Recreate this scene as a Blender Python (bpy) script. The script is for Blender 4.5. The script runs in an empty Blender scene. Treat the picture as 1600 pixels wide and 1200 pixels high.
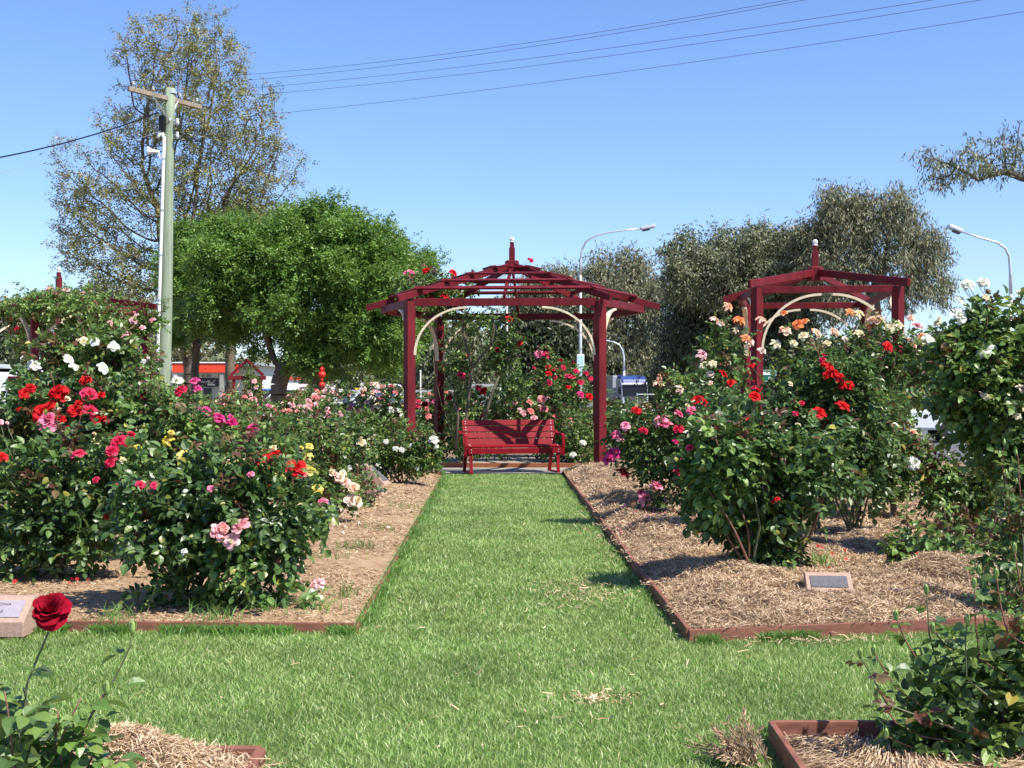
import bpy, math, random
import numpy as np
from mathutils import Vector, Matrix
rnd = random.Random(7)
C = bpy.context.scene
COL = C.collection
F = 2000.0; HZ = 610.0; EYE = 1.45
def P(px, py, d):
    return np.array([(px-800.0)/F*d, d, EYE+(HZ-py)/F*d])
def G(px, py, z=0.0):
    d = (EYE-z)*F/(py-HZ)
    return np.array([(px-800.0)/F*d, d, z])
# ------------------------------------------------------------------ materials
MATS = {}
def newmat(name):
    m = bpy.data.materials.new(name); m.use_nodes = True
    nt = m.node_tree; b = nt.nodes['Principled BSDF']
    MATS[name] = m
    return m, nt, b
def ramp(nt, cols, fac):
    r = nt.nodes.new('ShaderNodeValToRGB'); e = r.color_ramp.elements
    while len(e) < len(cols): e.new(0.5)
    for i, c in enumerate(cols):
        p, col = c
        e[i].position = p; e[i].color = (*col, 1)
    nt.links.new(fac, r.inputs[0]); return r
def noise(nt, scale, detail=4, rough=.6, space='Object', stretch=None):
    tc = nt.nodes.new('ShaderNodeTexCoord'); n = nt.nodes.new('ShaderNodeTexNoise')
    n.inputs['Scale'].default_value = scale; n.inputs['Detail'].default_value = detail
    n.inputs['Roughness'].default_value = rough
    if stretch:
        mp = nt.nodes.new('ShaderNodeMapping'); mp.inputs['Scale'].default_value = stretch
        nt.links.new(tc.outputs[space], mp.inputs[0]); nt.links.new(mp.outputs[0], n.inputs['Vector'])
    else:
        nt.links.new(tc.outputs[space], n.inputs['Vector'])
    return n
def bump(nt, b, src, strength=.3, dist=.01):
    bm = nt.nodes.new('ShaderNodeBump'); bm.inputs['Strength'].default_value = strength
    bm.inputs['Distance'].default_value = dist
    nt.links.new(src, bm.inputs['Height']); nt.links.new(bm.outputs[0], b.inputs['Normal'])
def paint(name, col, rough=.5, var=.12, scale=6, stretch=None, bmp=.15, metal=0, spec=.5):
    m, nt, b = newmat(name)
    n = noise(nt, scale, 5, .65, stretch=stretch)
    lo = tuple(c*(1-var) for c in col); hi = tuple(min(1, c*(1+var)) for c in col)
    r = ramp(nt, [(.3, lo), (.7, hi)], n.outputs['Fac'])
    nt.links.new(r.outputs[0], b.inputs['Base Color'])
    b.inputs['Roughness'].default_value = rough; b.inputs['Metallic'].default_value = metal
    b.inputs['Specular IOR Level'].default_value = spec
    if bmp: bump(nt, b, n.outputs['Fac'], bmp, .01)
    return m
def leafmat(name, cols, rough=.42, trans=.22, spec=.5, tcol=None, old=None, ns=1.3, dry=None, lohi=(.75,1.25)):
    m, nt, b = newmat(name)
    g = nt.nodes.new('ShaderNodeNewGeometry')
    k = len(cols); cs = [(i/(k-1)*.965, c) for i, c in enumerate(cols)]
    if old: cs.append((1.0, old))
    r = ramp(nt, cs, g.outputs['Random Per Island'])
    n = noise(nt, ns, 3)
    hs = nt.nodes.new('ShaderNodeHueSaturation')
    mr = nt.nodes.new('ShaderNodeMapRange'); mr.inputs['From Min'].default_value = .3; mr.inputs['From Max'].default_value = .7
    mr.inputs['To Min'].default_value = lohi[0]; mr.inputs['To Max'].default_value = lohi[1]
    nt.links.new(n.outputs['Fac'], mr.inputs[0]); nt.links.new(mr.outputs[0], hs.inputs['Value'])
    nt.links.new(r.outputs[0], hs.inputs['Color'])
    if dry:
        n3 = noise(nt, .8, 6, .75); m3 = nt.nodes.new('ShaderNodeMapRange'); m3.inputs['From Min'].default_value = .5; m3.inputs['From Max'].default_value = .72; m3.inputs['To Max'].default_value = .55
        mxc = nt.nodes.new('ShaderNodeMix'); mxc.data_type = 'RGBA'; nt.links.new(n3.outputs['Fac'], m3.inputs[0]); nt.links.new(m3.outputs[0], mxc.inputs[0])
        nt.links.new(hs.outputs[0], mxc.inputs[6]); mxc.inputs[7].default_value = (*dry, 1)
        rr_ = nt.nodes.new('NodeReroute'); nt.links.new(mxc.outputs[2], rr_.inputs[0]); hs = rr_
    nt.links.new(hs.outputs[0], b.inputs['Base Color'])
    b.inputs['Roughness'].default_value = rough; b.inputs['Specular IOR Level'].default_value = spec
    if trans:
        t = nt.nodes.new('ShaderNodeBsdfTranslucent'); mx = nt.nodes.new('ShaderNodeMixShader')
        h2 = nt.nodes.new('ShaderNodeHueSaturation'); h2.inputs['Value'].default_value = 1.6; h2.inputs['Hue'].default_value = .485
        nt.links.new(hs.outputs[0], h2.inputs['Color']); nt.links.new(h2.outputs[0], t.inputs['Color'])
        mx.inputs[0].default_value = trans
        out = nt.nodes['Material Output']
        nt.links.new(b.outputs[0], mx.inputs[1]); nt.links.new(t.outputs[0], mx.inputs[2]); nt.links.new(mx.outputs[0], out.inputs[0])
    return m
leafmat('leaf_dark', [(.026,.055,.014), (.05,.1,.024), (.08,.145,.036), (.13,.2,.05)], .38, .27, old=(.3,.26,.05), ns=2.2, lohi=(.7,1.5))
leafmat('leaf_mid', [(.04,.08,.018), (.075,.14,.03), (.12,.2,.045), (.18,.26,.065)], .4, .28, old=(.38,.3,.06), ns=2.2, lohi=(.7,1.45))
leafmat('leaf_light', [(.06,.12,.03), (.1,.19,.04), (.15,.25,.055), (.22,.3,.07)], .42, .25)
leafmat('leaf_young', [(.09,.03,.02), (.15,.06,.03), (.12,.09,.035), (.18,.12,.05)], .38, .2)
leafmat('leaf_elm', [(.055,.12,.018), (.085,.18,.026), (.125,.235,.035), (.18,.3,.05)], .5, .3)
leafmat('leaf_gum', [(.08,.1,.048), (.125,.15,.072), (.17,.195,.1), (.22,.2,.12), (.22,.24,.14)], .5, .12)
leafmat('leaf_gum_brown', [(.09,.105,.055), (.13,.145,.075), (.18,.19,.1), (.25,.2,.12), (.2,.215,.12)], .5, .12)
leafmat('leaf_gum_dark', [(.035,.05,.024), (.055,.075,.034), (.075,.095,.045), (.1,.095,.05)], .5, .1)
leafmat('leaf_tall', [(.1,.14,.045), (.16,.195,.06), (.23,.245,.08), (.28,.2,.1), (.31,.3,.1)], .5, .25)
leafmat('leaf_yellow_tree', [(.14,.17,.03), (.2,.22,.04), (.27,.27,.05), (.2,.2,.05)], .5, .3)
leafmat('grass_blade', [(.11,.21,.035), (.17,.295,.055), (.23,.355,.085), (.32,.42,.14), (.43,.48,.23)], .45, .3, dry=(.33,.36,.13), old=(.5,.42,.24))
leafmat('grass_edge', [(.06,.15,.025), (.1,.22,.035), (.14,.28,.05), (.2,.32,.08)], .45, .3)
leafmat('straw', [(.21,.13,.07), (.4,.27,.155), (.54,.395,.25), (.68,.53,.37), (.3,.18,.1)], .75, .05, .2)
leafmat('straw_soil', [(.16,.095,.06), (.3,.2,.12), (.46,.33,.21), (.6,.46,.31), (.24,.14,.08)], .8, .05, .2)
leafmat('dry_frond', [(.3,.19,.11), (.42,.29,.18), (.5,.37,.24)], .7, .1, .2)
paint('twig', (.10,.075,.05), .8, .4, 8, (1,1,.3), .4)
paint('cane', (.1,.11,.05), .6, .4, 12, None, .2)
paint('red_cane', (.17,.07,.045), .6, .3, 12, None, .2)
paint('bark', (.13,.1,.075), .85, .45, 5, (1,1,.25), .6)
paint('bark_gum', (.11,.09,.075), .8, .5, 3, (1,1,.3), .5)
paint('gaz_red', (.125,.0095,.014), .55, .3, 5, (1,1,.35), .2, 0, .2)
paint('bench_red', (.21,.005,.01), .5, .2, 8, None, .1, 0, .2)
paint('cream', (.72,.6,.42), .6, .15, 14, None, .2)
paint('white_paint', (.8,.8,.78), .5, .06, 5, None, .05)
paint('grey_metal', (.42,.45,.48), .4, .12, 8, None, .05, .6)
paint('zinc', (.6,.63,.66), .35, .1, 8, None, .03, .5)
paint('dark_metal', (.05,.05,.055), .4, .2, 8, None, .05)
paint('black', (.006,.006,.008), .35, .2, 8, None, 0, 0, .3)
paint('pole_wood', (.24,.29,.2), .8, .28, 4, (6,6,.4), .35)
paint('arm_wood', (.25,.2,.15), .85, .3, 9, None, .4)
paint('porcelain', (.5,.52,.54), .2, .1, 9, None, 0)
paint('edge_wood', (.2,.075,.045), .75, .35, 7, (1,1,5), .35)
paint('edge_wood_new', (.24,.075,.025), .7, .25, 7, (1,1,5), .3)  # orange timber, base colour darkened to stand in for the shade behind the bench
paint('stone', (.38,.25,.19), .8, .22, 45, None, .3)
paint('plaque_grey', (.3,.265,.3), .75, .1, 30, None, .02)
paint('plaque_dark', (.1,.1,.11), .8, .25, 25, None, .03)
paint('lettering', (.1,.08,.09), .5, .1, 20, None, 0)
paint('concrete', (.27,.235,.2), .85, .15, 5, None, .2)
paint('asphalt', (.1,.1,.105), .9, .2, 8, None, .2)
paint('glass_dark', (.012,.02,.03), .25, .2, 2, None, 0)
paint('truck_blue', (.03,.06,.2), .25, .15, 3, None, 0)
paint('car_white', (.75,.76,.78), .25, .04, 3, None, 0)
paint('car_blue', (.03,.08,.3), .25, .1, 3, None, 0)
paint('car_silver', (.45,.47,.5), .25, .05, 3, None, 0, .3)
paint('rubber', (.02,.02,.02), .8, .1, 9, None, .1)
paint('shop_red', (.75,.06,.02), .5, .06, 3, None, .03)
paint('shop_wall', (.62,.6,.57), .7, .08, 3, None, .05)
paint('shop_grey', (.3,.29,.28), .7, .1, 3, None, .05)
paint('sign_black', (.02,.02,.025), .4, .1, 3, None, 0)
paint('sign_green', (.0,.13,.07), .4, .1, 3, None, 0)
paint('sign_blue', (.42,.66,.74), .4, .12, 6, None, 0)
paint('sign_yellow', (.7,.5,.05), .4, .1, 6, None, 0)
paint('lantern_red', (.75,.03,.02), .45, .1, 6, None, 0)
paint('roof_grey', (.35,.36,.38), .6, .1, 3, None, .05)
def ground_mat(name, c1, c2, c3, s):
    m, nt, b = newmat(name)
    n = noise(nt, s, 8, .7); r = ramp(nt, [(.3, c1), (.5, c2), (.7, c3)], n.outputs['Fac'])
    nt.links.new(r.outputs[0], b.inputs['Base Color']); b.inputs['Roughness'].default_value = .95
    b.inputs['Specular IOR Level'].default_value = .1
    n2 = noise(nt, s*9, 6, .7); bump(nt, b, n2.outputs['Fac'], .6, .02)
ground_mat('lawn_soil', (.06,.11,.03), (.09,.15,.04), (.13,.17,.06), 6)
ground_mat('mulch_soil', (.12,.075,.045), (.24,.16,.1), (.38,.27,.175), 12)
ground_mat('dry_soil', (.21,.13,.075), (.34,.225,.135), (.46,.33,.21), 9)
ground_mat('far_ground', (.1,.12,.05), (.17,.16,.08), (.22,.19,.12), .6)
def petal(name, base, edge, trans=.25):
    m, nt, b = newmat(name)
    g = nt.nodes.new('ShaderNodeNewGeometry')
    oi = nt.nodes.new('ShaderNodeObjectInfo')
    mth = nt.nodes.new('ShaderNodeMath'); mth.operation = 'ADD'
    nt.links.new(g.outputs['Random Per Island'], mth.inputs[0]); nt.links.new(oi.outputs['Random'], mth.inputs[1])
    m2 = nt.nodes.new('ShaderNodeMath'); m2.operation = 'MULTIPLY'; m2.inputs[1].default_value = .5
    nt.links.new(mth.outputs[0], m2.inputs[0])
    r = ramp(nt, [(.15, base), (.85, edge)], m2.outputs[0])
    pn = noise(nt, 5, 4, .7); ph = nt.nodes.new('ShaderNodeHueSaturation'); pm = nt.nodes.new('ShaderNodeMapRange'); pm.inputs['From Min'].default_value = .3; pm.inputs['From Max'].default_value = .7; pm.inputs['To Min'].default_value = .75; pm.inputs['To Max'].default_value = 1.15
    nt.links.new(pn.outputs['Fac'], pm.inputs[0]); nt.links.new(pm.outputs[0], ph.inputs['Value']); nt.links.new(r.outputs[0], ph.inputs['Color']); r = ph
    nt.links.new(r.outputs[0], b.inputs['Base Color']); b.inputs['Roughness'].default_value = .8; bump(nt, b, pn.outputs['Fac'], .25, .05)
    b.inputs['Specular IOR Level'].default_value = .15
    t = nt.nodes.new('ShaderNodeBsdfTranslucent'); mx = nt.nodes.new('ShaderNodeMixShader'); mx.inputs[0].default_value = trans
    nt.links.new(r.outputs[0], t.inputs['Color'])
    nt.links.new(b.outputs[0], mx.inputs[1]); nt.links.new(t.outputs[0], mx.inputs[2])
    nt.links.new(mx.outputs[0], nt.nodes['Material Output'].inputs[0])
petal('p_red', (.55,.006,.01), (.8,.03,.035))
petal('p_darkred', (.16,.0,.008), (.34,.003,.02), .25)
petal('p_crimson', (.6,.015,.06), (.85,.07,.16))
petal('p_magenta', (.6,.02,.16), (.85,.15,.38))
petal('p_hotpink', (.75,.09,.22), (.9,.38,.5))
petal('p_pink', (.85,.35,.38), (.95,.66,.66))
petal('p_coral', (.8,.18,.17), (.9,.42,.36))
petal('p_blush', (.85,.55,.42), (.95,.8,.7))
petal('p_orange', (.9,.26,.08), (.95,.5,.25))
petal('p_peach', (.9,.42,.24), (.95,.72,.55))
petal('p_cream', (.85,.7,.4), (.92,.85,.62))
petal('p_yellow', (.8,.6,.06), (.9,.8,.3))
petal('p_white', (.8,.8,.68), (.9,.9,.85), .3)
paint('bud_green', (.2,.3,.08), .5, .2, 20, None, 0)
# ------------------------------------------------------------------ mesh builder
class MB:
    def __init__(s): s.v = []; s.ck = []; s.n = 0
    def add(s, verts, faces, mi=0):
        verts = np.asarray(verts, float).reshape(-1, 3); s.v.append(verts)
        s.ck.append((np.array([i for f in faces for i in f], np.int32)+s.n, np.array([len(f) for f in faces], np.int32), np.full(len(faces), mi, np.int32)))
        s.n += len(verts)
    def quads(s, verts, quads, mi=0):      # bulk arrays
        s.v.append(verts); q = np.asarray(quads, np.int32)+s.n
        s.ck.append((q.ravel(), np.full(len(q), 4, np.int32), np.full(len(q), mi, np.int32))); s.n += len(verts)
    def box(s, c, size, R=None, mi=0):
        hx, hy, hz = [a/2 for a in size]
        v = np.array([(x, y, z) for z in (-hz, hz) for x, y in ((-hx,-hy),(hx,-hy),(hx,hy),(-hx,hy))])
        if R is not None: v = v @ np.asarray(R).T
        s.add(v+np.asarray(c), [(0,3,2,1),(4,5,6,7),(0,1,5,4),(1,2,6,5),(2,3,7,6),(3,0,4,7)], mi)
    def beam(s, a, b, w, h, up=(0,0,1), mi=0):
        a = np.asarray(a, float); b = np.asarray(b, float); d = b-a; L = np.linalg.norm(d); d /= L
        x = np.cross(d, np.asarray(up, float)); x /= np.linalg.norm(x); z = np.cross(x, d)
        R = np.array([x, d, z]).T
        s.box((a+b)/2, (w, L, h), R, mi)
    def sweep(s, pts, w, h, side, mi=0):     # rectangular section; side = fixed axis
        pts = np.asarray(pts, float); side = np.asarray(side, float)/np.linalg.norm(side); n = len(pts); V = []
        for i in range(n):
            t = pts[min(i+1, n-1)]-pts[max(i-1, 0)]; t /= np.linalg.norm(t)
            u = np.cross(t, side); u /= np.linalg.norm(u)
            for a, b in ((-1,-1),(1,-1),(1,1),(-1,1)): V.append(pts[i]+side*a*w/2+u*b*h/2)
        fs = [(0,1,2,3), tuple(4*(n-1)+k for k in (3,2,1,0))]
        for i in range(n-1):
            for k in range(4):
                k2 = (k+1) % 4
                fs.append((4*i+k, 4*(i+1)+k, 4*(i+1)+k2, 4*i+k2))
        s.add(V, fs, mi)
    def tube(s, pts, rad, k=6, mi=0, cap=True):
        pts = np.asarray(pts, float); n = len(pts)
        rad = [rad]*n if np.isscalar(rad) else rad
        V = []; ref = np.array([.3, .2, .93])
        t0 = pts[-1]-pts[0]; t0 /= (np.linalg.norm(t0)+1e-9)
        if abs(t0@ref) > .85: ref = np.array([.95, .3, .05])
        for i in range(n):
            t = pts[min(i+1, n-1)]-pts[max(i-1, 0)]; t /= (np.linalg.norm(t)+1e-9)
            u = np.cross(t, ref); u /= (np.linalg.norm(u)+1e-9); w = np.cross(t, u)
            for j in range(k):
                a = 2*math.pi*j/k; V.append(pts[i]+(u*math.cos(a)+w*math.sin(a))*rad[i])
        fs = []
        for i in range(n-1):
            for j in range(k):
                j2 = (j+1) % k
                fs.append((k*i+j, k*(i+1)+j, k*(i+1)+j2, k*i+j2))
        if cap: fs.append(tuple(range(k))); fs.append(tuple(k*(n-1)+j for j in range(k))[::-1])
        s.add(V, fs, mi)
    def lathe(s, prof, c=(0,0,0), k=16, mi=0, R=None):
        V = []
        for r, z in prof:
            for j in range(k):
                a = 2*math.pi*j/k; V.append((r*math.cos(a), r*math.sin(a), z))
        V = np.array(V)
        if R is not None: V = V @ np.asarray(R).T
        fs = []
        for i in range(len(prof)-1):
            for j in range(k):
                j2 = (j+1) % k; fs.append((k*i+j, k*i+j2, k*(i+1)+j2, k*(i+1)+j))
        fs.append(tuple(range(k))[::-1]); fs.append(tuple(k*(len(prof)-1)+j for j in range(k)))
        s.add(V+np.asarray(c), fs, mi)
    def prism(s, poly, a, b, axis='x', mi=0):   # poly in the two other axes, extruded a..b
        n = len(poly); V = []
        for t in (a, b):
            for p, q in poly:
                V.append({'x': (t, p, q), 'y': (p, t, q), 'z': (p, q, t)}[axis])
        s.add(V, [tuple(range(n))[::-1], tuple(range(n, 2*n))]+[(i, (i+1) % n, n+(i+1) % n, n+i) for i in range(n)], mi)
    def mesh(s, name, mats):
        me = bpy.data.meshes.new(name)
        if not s.v: s.add([(0,0,0),(.001,0,0),(0,.001,0)], [(0,1,2)])
        V = np.concatenate(s.v); flat = np.concatenate([c[0] for c in s.ck]); cnt = np.concatenate([c[1] for c in s.ck]); mi = np.concatenate([c[2] for c in s.ck])
        me.vertices.add(len(V)); me.vertices.foreach_set('co', V.astype(np.float32).ravel())
        me.loops.add(len(flat)); me.loops.foreach_set('vertex_index', flat)
        me.polygons.add(len(cnt)); st = np.zeros(len(cnt), np.int32); st[1:] = np.cumsum(cnt)[:-1]
        me.polygons.foreach_set('loop_start', st)
        try: me.polygons.foreach_set('loop_total', cnt)
        except Exception: pass
        mats = [mats] if isinstance(mats, str) else mats
        for m in mats: me.materials.append(MATS[m])
        me.polygons.foreach_set('material_index', mi)
        me.polygons.foreach_set('use_smooth', np.zeros(len(cnt), bool))
        me.update(calc_edges=True); me.validate(verbose=False)
        return me
    def build(s, name, mats, parent=None, smooth=False, bevel=0):
        me = s.mesh(name, mats)
        if smooth: me.polygons.foreach_set('use_smooth', np.ones(len(me.polygons), bool))
        o = link(name, me, parent)
        if bevel:
            md = o.modifiers.new('bevel', 'BEVEL'); md.width = bevel; md.segments = 2; md.limit_method = 'ANGLE'
        return o
def link(name, data, parent=None):
    o = bpy.data.objects.new(name, data); COL.objects.link(o)
    if parent is not None: o.parent = parent
    return o
def tag(o, label=None, cat=None, group=None, kind=None):
    if label: o['label'] = label
    if cat: o['category'] = cat
    if group: o['group'] = group
    if kind: o['kind'] = kind
    return o
def thing(name, label, cat, loc=(0,0,0), rz=0, group=None):
    o = link(name, None); o.location = tuple(float(x) for x in loc); o.rotation_euler = (0,0,rz); o.empty_display_size = .2
    return tag(o, label, cat, group)
def copy_tree(o, parent=None):
    c = o.copy(); COL.objects.link(c); c.parent = parent
    for ch in [x for x in bpy.data.objects if x.parent == o]: copy_tree(ch, c)
    return c
def text_mesh(txt, size, extrude=.001, font_shear=0, align='CENTER', mat='lettering', name='lettering', parent=None, M=None):
    cu = bpy.data.curves.new('txt', 'FONT'); cu.body = txt; cu.size = size; cu.extrude = extrude; cu.align_x = align; cu.shear = font_shear
    cu.align_y = 'CENTER'
    o = bpy.data.objects.new('txt', cu); COL.objects.link(o)
    bpy.context.view_layer.update()
    me = bpy.data.meshes.new_from_object(o.evaluated_get(bpy.context.evaluated_depsgraph_get()))
    bpy.data.objects.remove(o); me.materials.clear(); me.materials.append(MATS[mat])
    if M is not None: me.transform(M)
    return link(name, me, parent)
RS = np.random.RandomState(11)
def nrm(a): return a/(np.linalg.norm(a, axis=-1, keepdims=True)+1e-9)
# ------------------------------------------------------------------ foliage
def lumps(dirs, seed, amp=.22):
    r = np.random.RandomState(seed); out = np.ones(len(dirs))
    for k in range(7):
        a = nrm(r.normal(size=3)); fr = r.uniform(2, 6); ph = r.uniform(0, 6.28)
        out += amp/2.2*np.sin(fr*(dirs@a)*2+ph)
    return out
def blob_points(blobs, n, seed, shell=.45, amp=.22):
    """blobs: (centre xyz, radii xyz). returns points and outward dirs"""
    r = np.random.RandomState(seed)
    w = np.array([np.prod(b[1])**.55 for b in blobs]); w /= w.sum()
    ps = []; ds = []
    for b, k in zip(blobs, r.multinomial(n, w)):
        d = nrm(r.normal(size=(k,3))); rad = (shell+(1-shell)*r.rand(k)**.7)*lumps(d, r.randint(1e6), amp)
        ps.append(np.asarray(b[0])+d*rad[:,None]*np.asarray(b[1])); ds.append(d)
    return np.concatenate(ps), np.concatenate(ds)
HI = [False]
def leaflets(q, u, nn, ln, wd, fold=.25, droop=.15):
    if HI[0]:      # near plants: rounder outline, curved midrib
        w = nrm(np.cross(u, nn)); ln = ln[:,None]; wd = wd[:,None]
        pt = lambda t, s: q+u*ln*t-nn*ln*droop*1.4*t*t+w*wd*s+nn*wd*fold*abs(s)*1.6
        V = [pt(0,0), pt(.33,0), pt(.66,0), pt(1,0)]
        for s in (1,-1): V += [pt(.13,.3*s), pt(.38,.53*s), pt(.66,.45*s), pt(.87,.2*s)]
        V = np.stack(V, 1).reshape(-1,3); i = np.arange(len(q))[:,None]*12
        Q = [(0,4,5,1),(1,5,6,2),(2,6,7,3),(0,1,9,8),(1,2,10,9),(2,3,11,10)]
        return V, np.concatenate([i+np.array([x]) for x in Q])
    w = nrm(np.cross(u, nn)); ln = ln[:,None]; wd = wd[:,None]
    b = q; tip = q+u*ln-nn*ln*droop
    r1 = q+u*ln*.32+w*wd*.5+nn*wd*fold; r2 = q+u*ln*.72+w*wd*.4+nn*(wd*fold*.8-ln*droop*.5)
    l1 = q+u*ln*.32-w*wd*.5+nn*wd*fold; l2 = q+u*ln*.72-w*wd*.4+nn*(wd*fold*.8-ln*droop*.5)
    V = np.stack([b, r1, r2, tip, l2, l1], 1).reshape(-1, 3)
    i = np.arange(len(q))[:,None]*6
    Q = np.concatenate([i+np.array([[0,1,2,3]]), i+np.array([[0,3,4,5]])])
    return V, Q
def rose_sprays(p, axis, L, lsize, r, k5=5, upb=.8):
    n = len(p); a = nrm(axis)
    nn = nrm(np.array([0,0,1.])*upb+r.normal(size=(n,3))*.45+a*.1)
    nn = nrm(nn-a*np.sum(nn*a, 1)[:,None]); b = np.cross(a, nn)
    Vs = []; Qs = []; off = 0
    layout = [(1., 0), (.62, 1), (.62, -1), (.22, 1), (.22, -1)][:k5]
    for t, s in layout:
        q = p+a*(L*t)[:,None]
        u = a if s == 0 else nrm(a*.35+b*s*.9)
        u = nrm(u+r.normal(size=(n,3))*.15)
        n2 = nrm(nn+r.normal(size=(n,3))*.3); n2 = nrm(n2-u*np.sum(n2*u, 1)[:,None])
        ln = lsize*r.uniform(.65, 1.25, n)*(1.1 if s == 0 else .95)
        V, Q = leaflets(q, u, n2, ln, ln*.66)
        Vs.append(V); Qs.append(Q+off); off += len(V)
    return np.concatenate(Vs), np.concatenate(Qs)
# ------------------------------------------------------------------ blooms
def bloom_mesh(kind, mat, seed, nu=5, nv=5):
    r = random.Random(seed); mb = MB()
    lay = {'full': [(5,82,1.,1.0),(5,64,.92,1.0),(5,46,.8,1.),(4,28,.66,1.1),(3,10,.52,1.3)],
           'cup':  [(3,72,.85,1.2),(5,46,1.08,1.25),(5,36,1.08,1.25),(5,26,1.02,1.3),(4,16,.95,1.4),(3,7,.85,1.6)],
           'loose':[(6,98,1.,.62),(6,78,.86,.6),(5,52,.62,.6),(4,25,.4,.7)],
           'open': [(5,88,1.,1.),(5,74,.85,.95),(4,55,.55,.8)]}[kind]
    for li, (n, tilt, size, wid) in enumerate(lay):
        ph0 = r.uniform(0, 6.28)
        for i in range(n):
            ph = ph0+2*math.pi*i/n+r.uniform(-.2,.2); tl = math.radians(tilt+r.uniform(-9,9)); sz = .5*size*r.uniform(.88,1.1)
            half = math.pi/n*1.25*wid; V = []; curl = r.uniform(.1,.35); wav = r.uniform(0,6)
            for a in range(nv):
                v = a/(nv-1)
                ww = math.sin(min(1, v*1.15+.12)*math.pi*.62)**.8*(1-.35*v**6)
                for b in range(nu):
                    u = -1+2*b/(nu-1)
                    vv = v*(1-.13*u*u*(1.6 if kind == 'loose' else 1))
                    bend = tl*(.55+.6*vv)
                    # integrate curve roughly
                    rr = .06+sz*math.sin(bend)*vv
                    zz = sz*math.cos(bend)*vv*1.05-.0-(curl*sz*.35*max(0, v-.6)**1.2 if li < 3 else 0)
                    ang = ph+u*half*ww
                    cup = .1*sz*u*u*(1 if tilt > 40 else -.3)
                    zz += cup+.02*math.sin(6*u+wav)*v
                    V.append((rr*math.cos(ang)*(1 if 1 else 1), rr*math.sin(ang), zz+.06*li*.25))
            fs = [(a*nu+b, a*nu+b+1, (a+1)*nu+b+1, (a+1)*nu+b) for a in range(nv-1) for b in range(nu-1)]
            mb.add(V, fs, 0)
    # calyx
    mb.lathe([(.02,-.16),(.06,-.13),(.075,-.06),(.05,.02)], k=7, mi=1)
    if kind == 'open': mb.lathe([(.09,.02),(.11,.07),(.05,.1)], k=9, mi=2)
    me = mb.mesh('bloom', [mat, 'bud_green', 'p_yellow'])
    me.polygons.foreach_set('use_smooth', np.ones(len(me.polygons), bool))
    return me
BL = {}
def get_bloom(kind, col, hi=False):
    k = (kind, col, rnd.randint(0, 2), hi)
    if k not in BL:
        if hi: BL[k] = bloom_mesh(kind, 'p_'+col, hash(k[2])+5, 9, 9)
        else: BL[k] = bloom_mesh(kind, 'p_'+col, k[2]*17+3, 4, 4)
    return BL[k]
def add_bloom(parent, pos, diam, kind, col, face=None, hi=False):
    me = get_bloom(kind, col, hi)
    o = link('bloom', me, parent)
    if face is None: face = (rnd.uniform(-.55,.75), -rnd.uniform(.15,1.1), rnd.uniform(.45,1.0))
    q = Vector(face).to_track_quat('Z', 'Y')
    o.rotation_mode = 'QUATERNION'; o.rotation_quaternion = q @ Matrix.Rotation(rnd.uniform(0,6.28), 3, 'Z').to_quaternion()
    base = Vector(parent.location) if parent else Vector((0,0,0))
    o.location = Vector(pos)-base
    s = diam*rnd.uniform(.92,1.08); o.scale = (s,s,s*rnd.uniform(.8,1.05))
    return o
def cane(mb, a, b, r0, r1, bulge=.1, k=5, mi=0, n=7):
    a = np.asarray(a, float); b = np.asarray(b, float)
    side = RS.normal(size=3); side[2] = 0; side = side/np.linalg.norm(side)*bulge*np.linalg.norm(b-a)
    t = np.linspace(0, 1, n)
    pts = a[None]*(1-t)[:,None]+b[None]*t[:,None]+side[None]*np.sin(t*math.pi)[:,None]+RS.normal(size=(n,3))*.006
    mb.tube(pts, list(r0+(r1-r0)*t), k, mi); return pts
SEED = [100]
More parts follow.
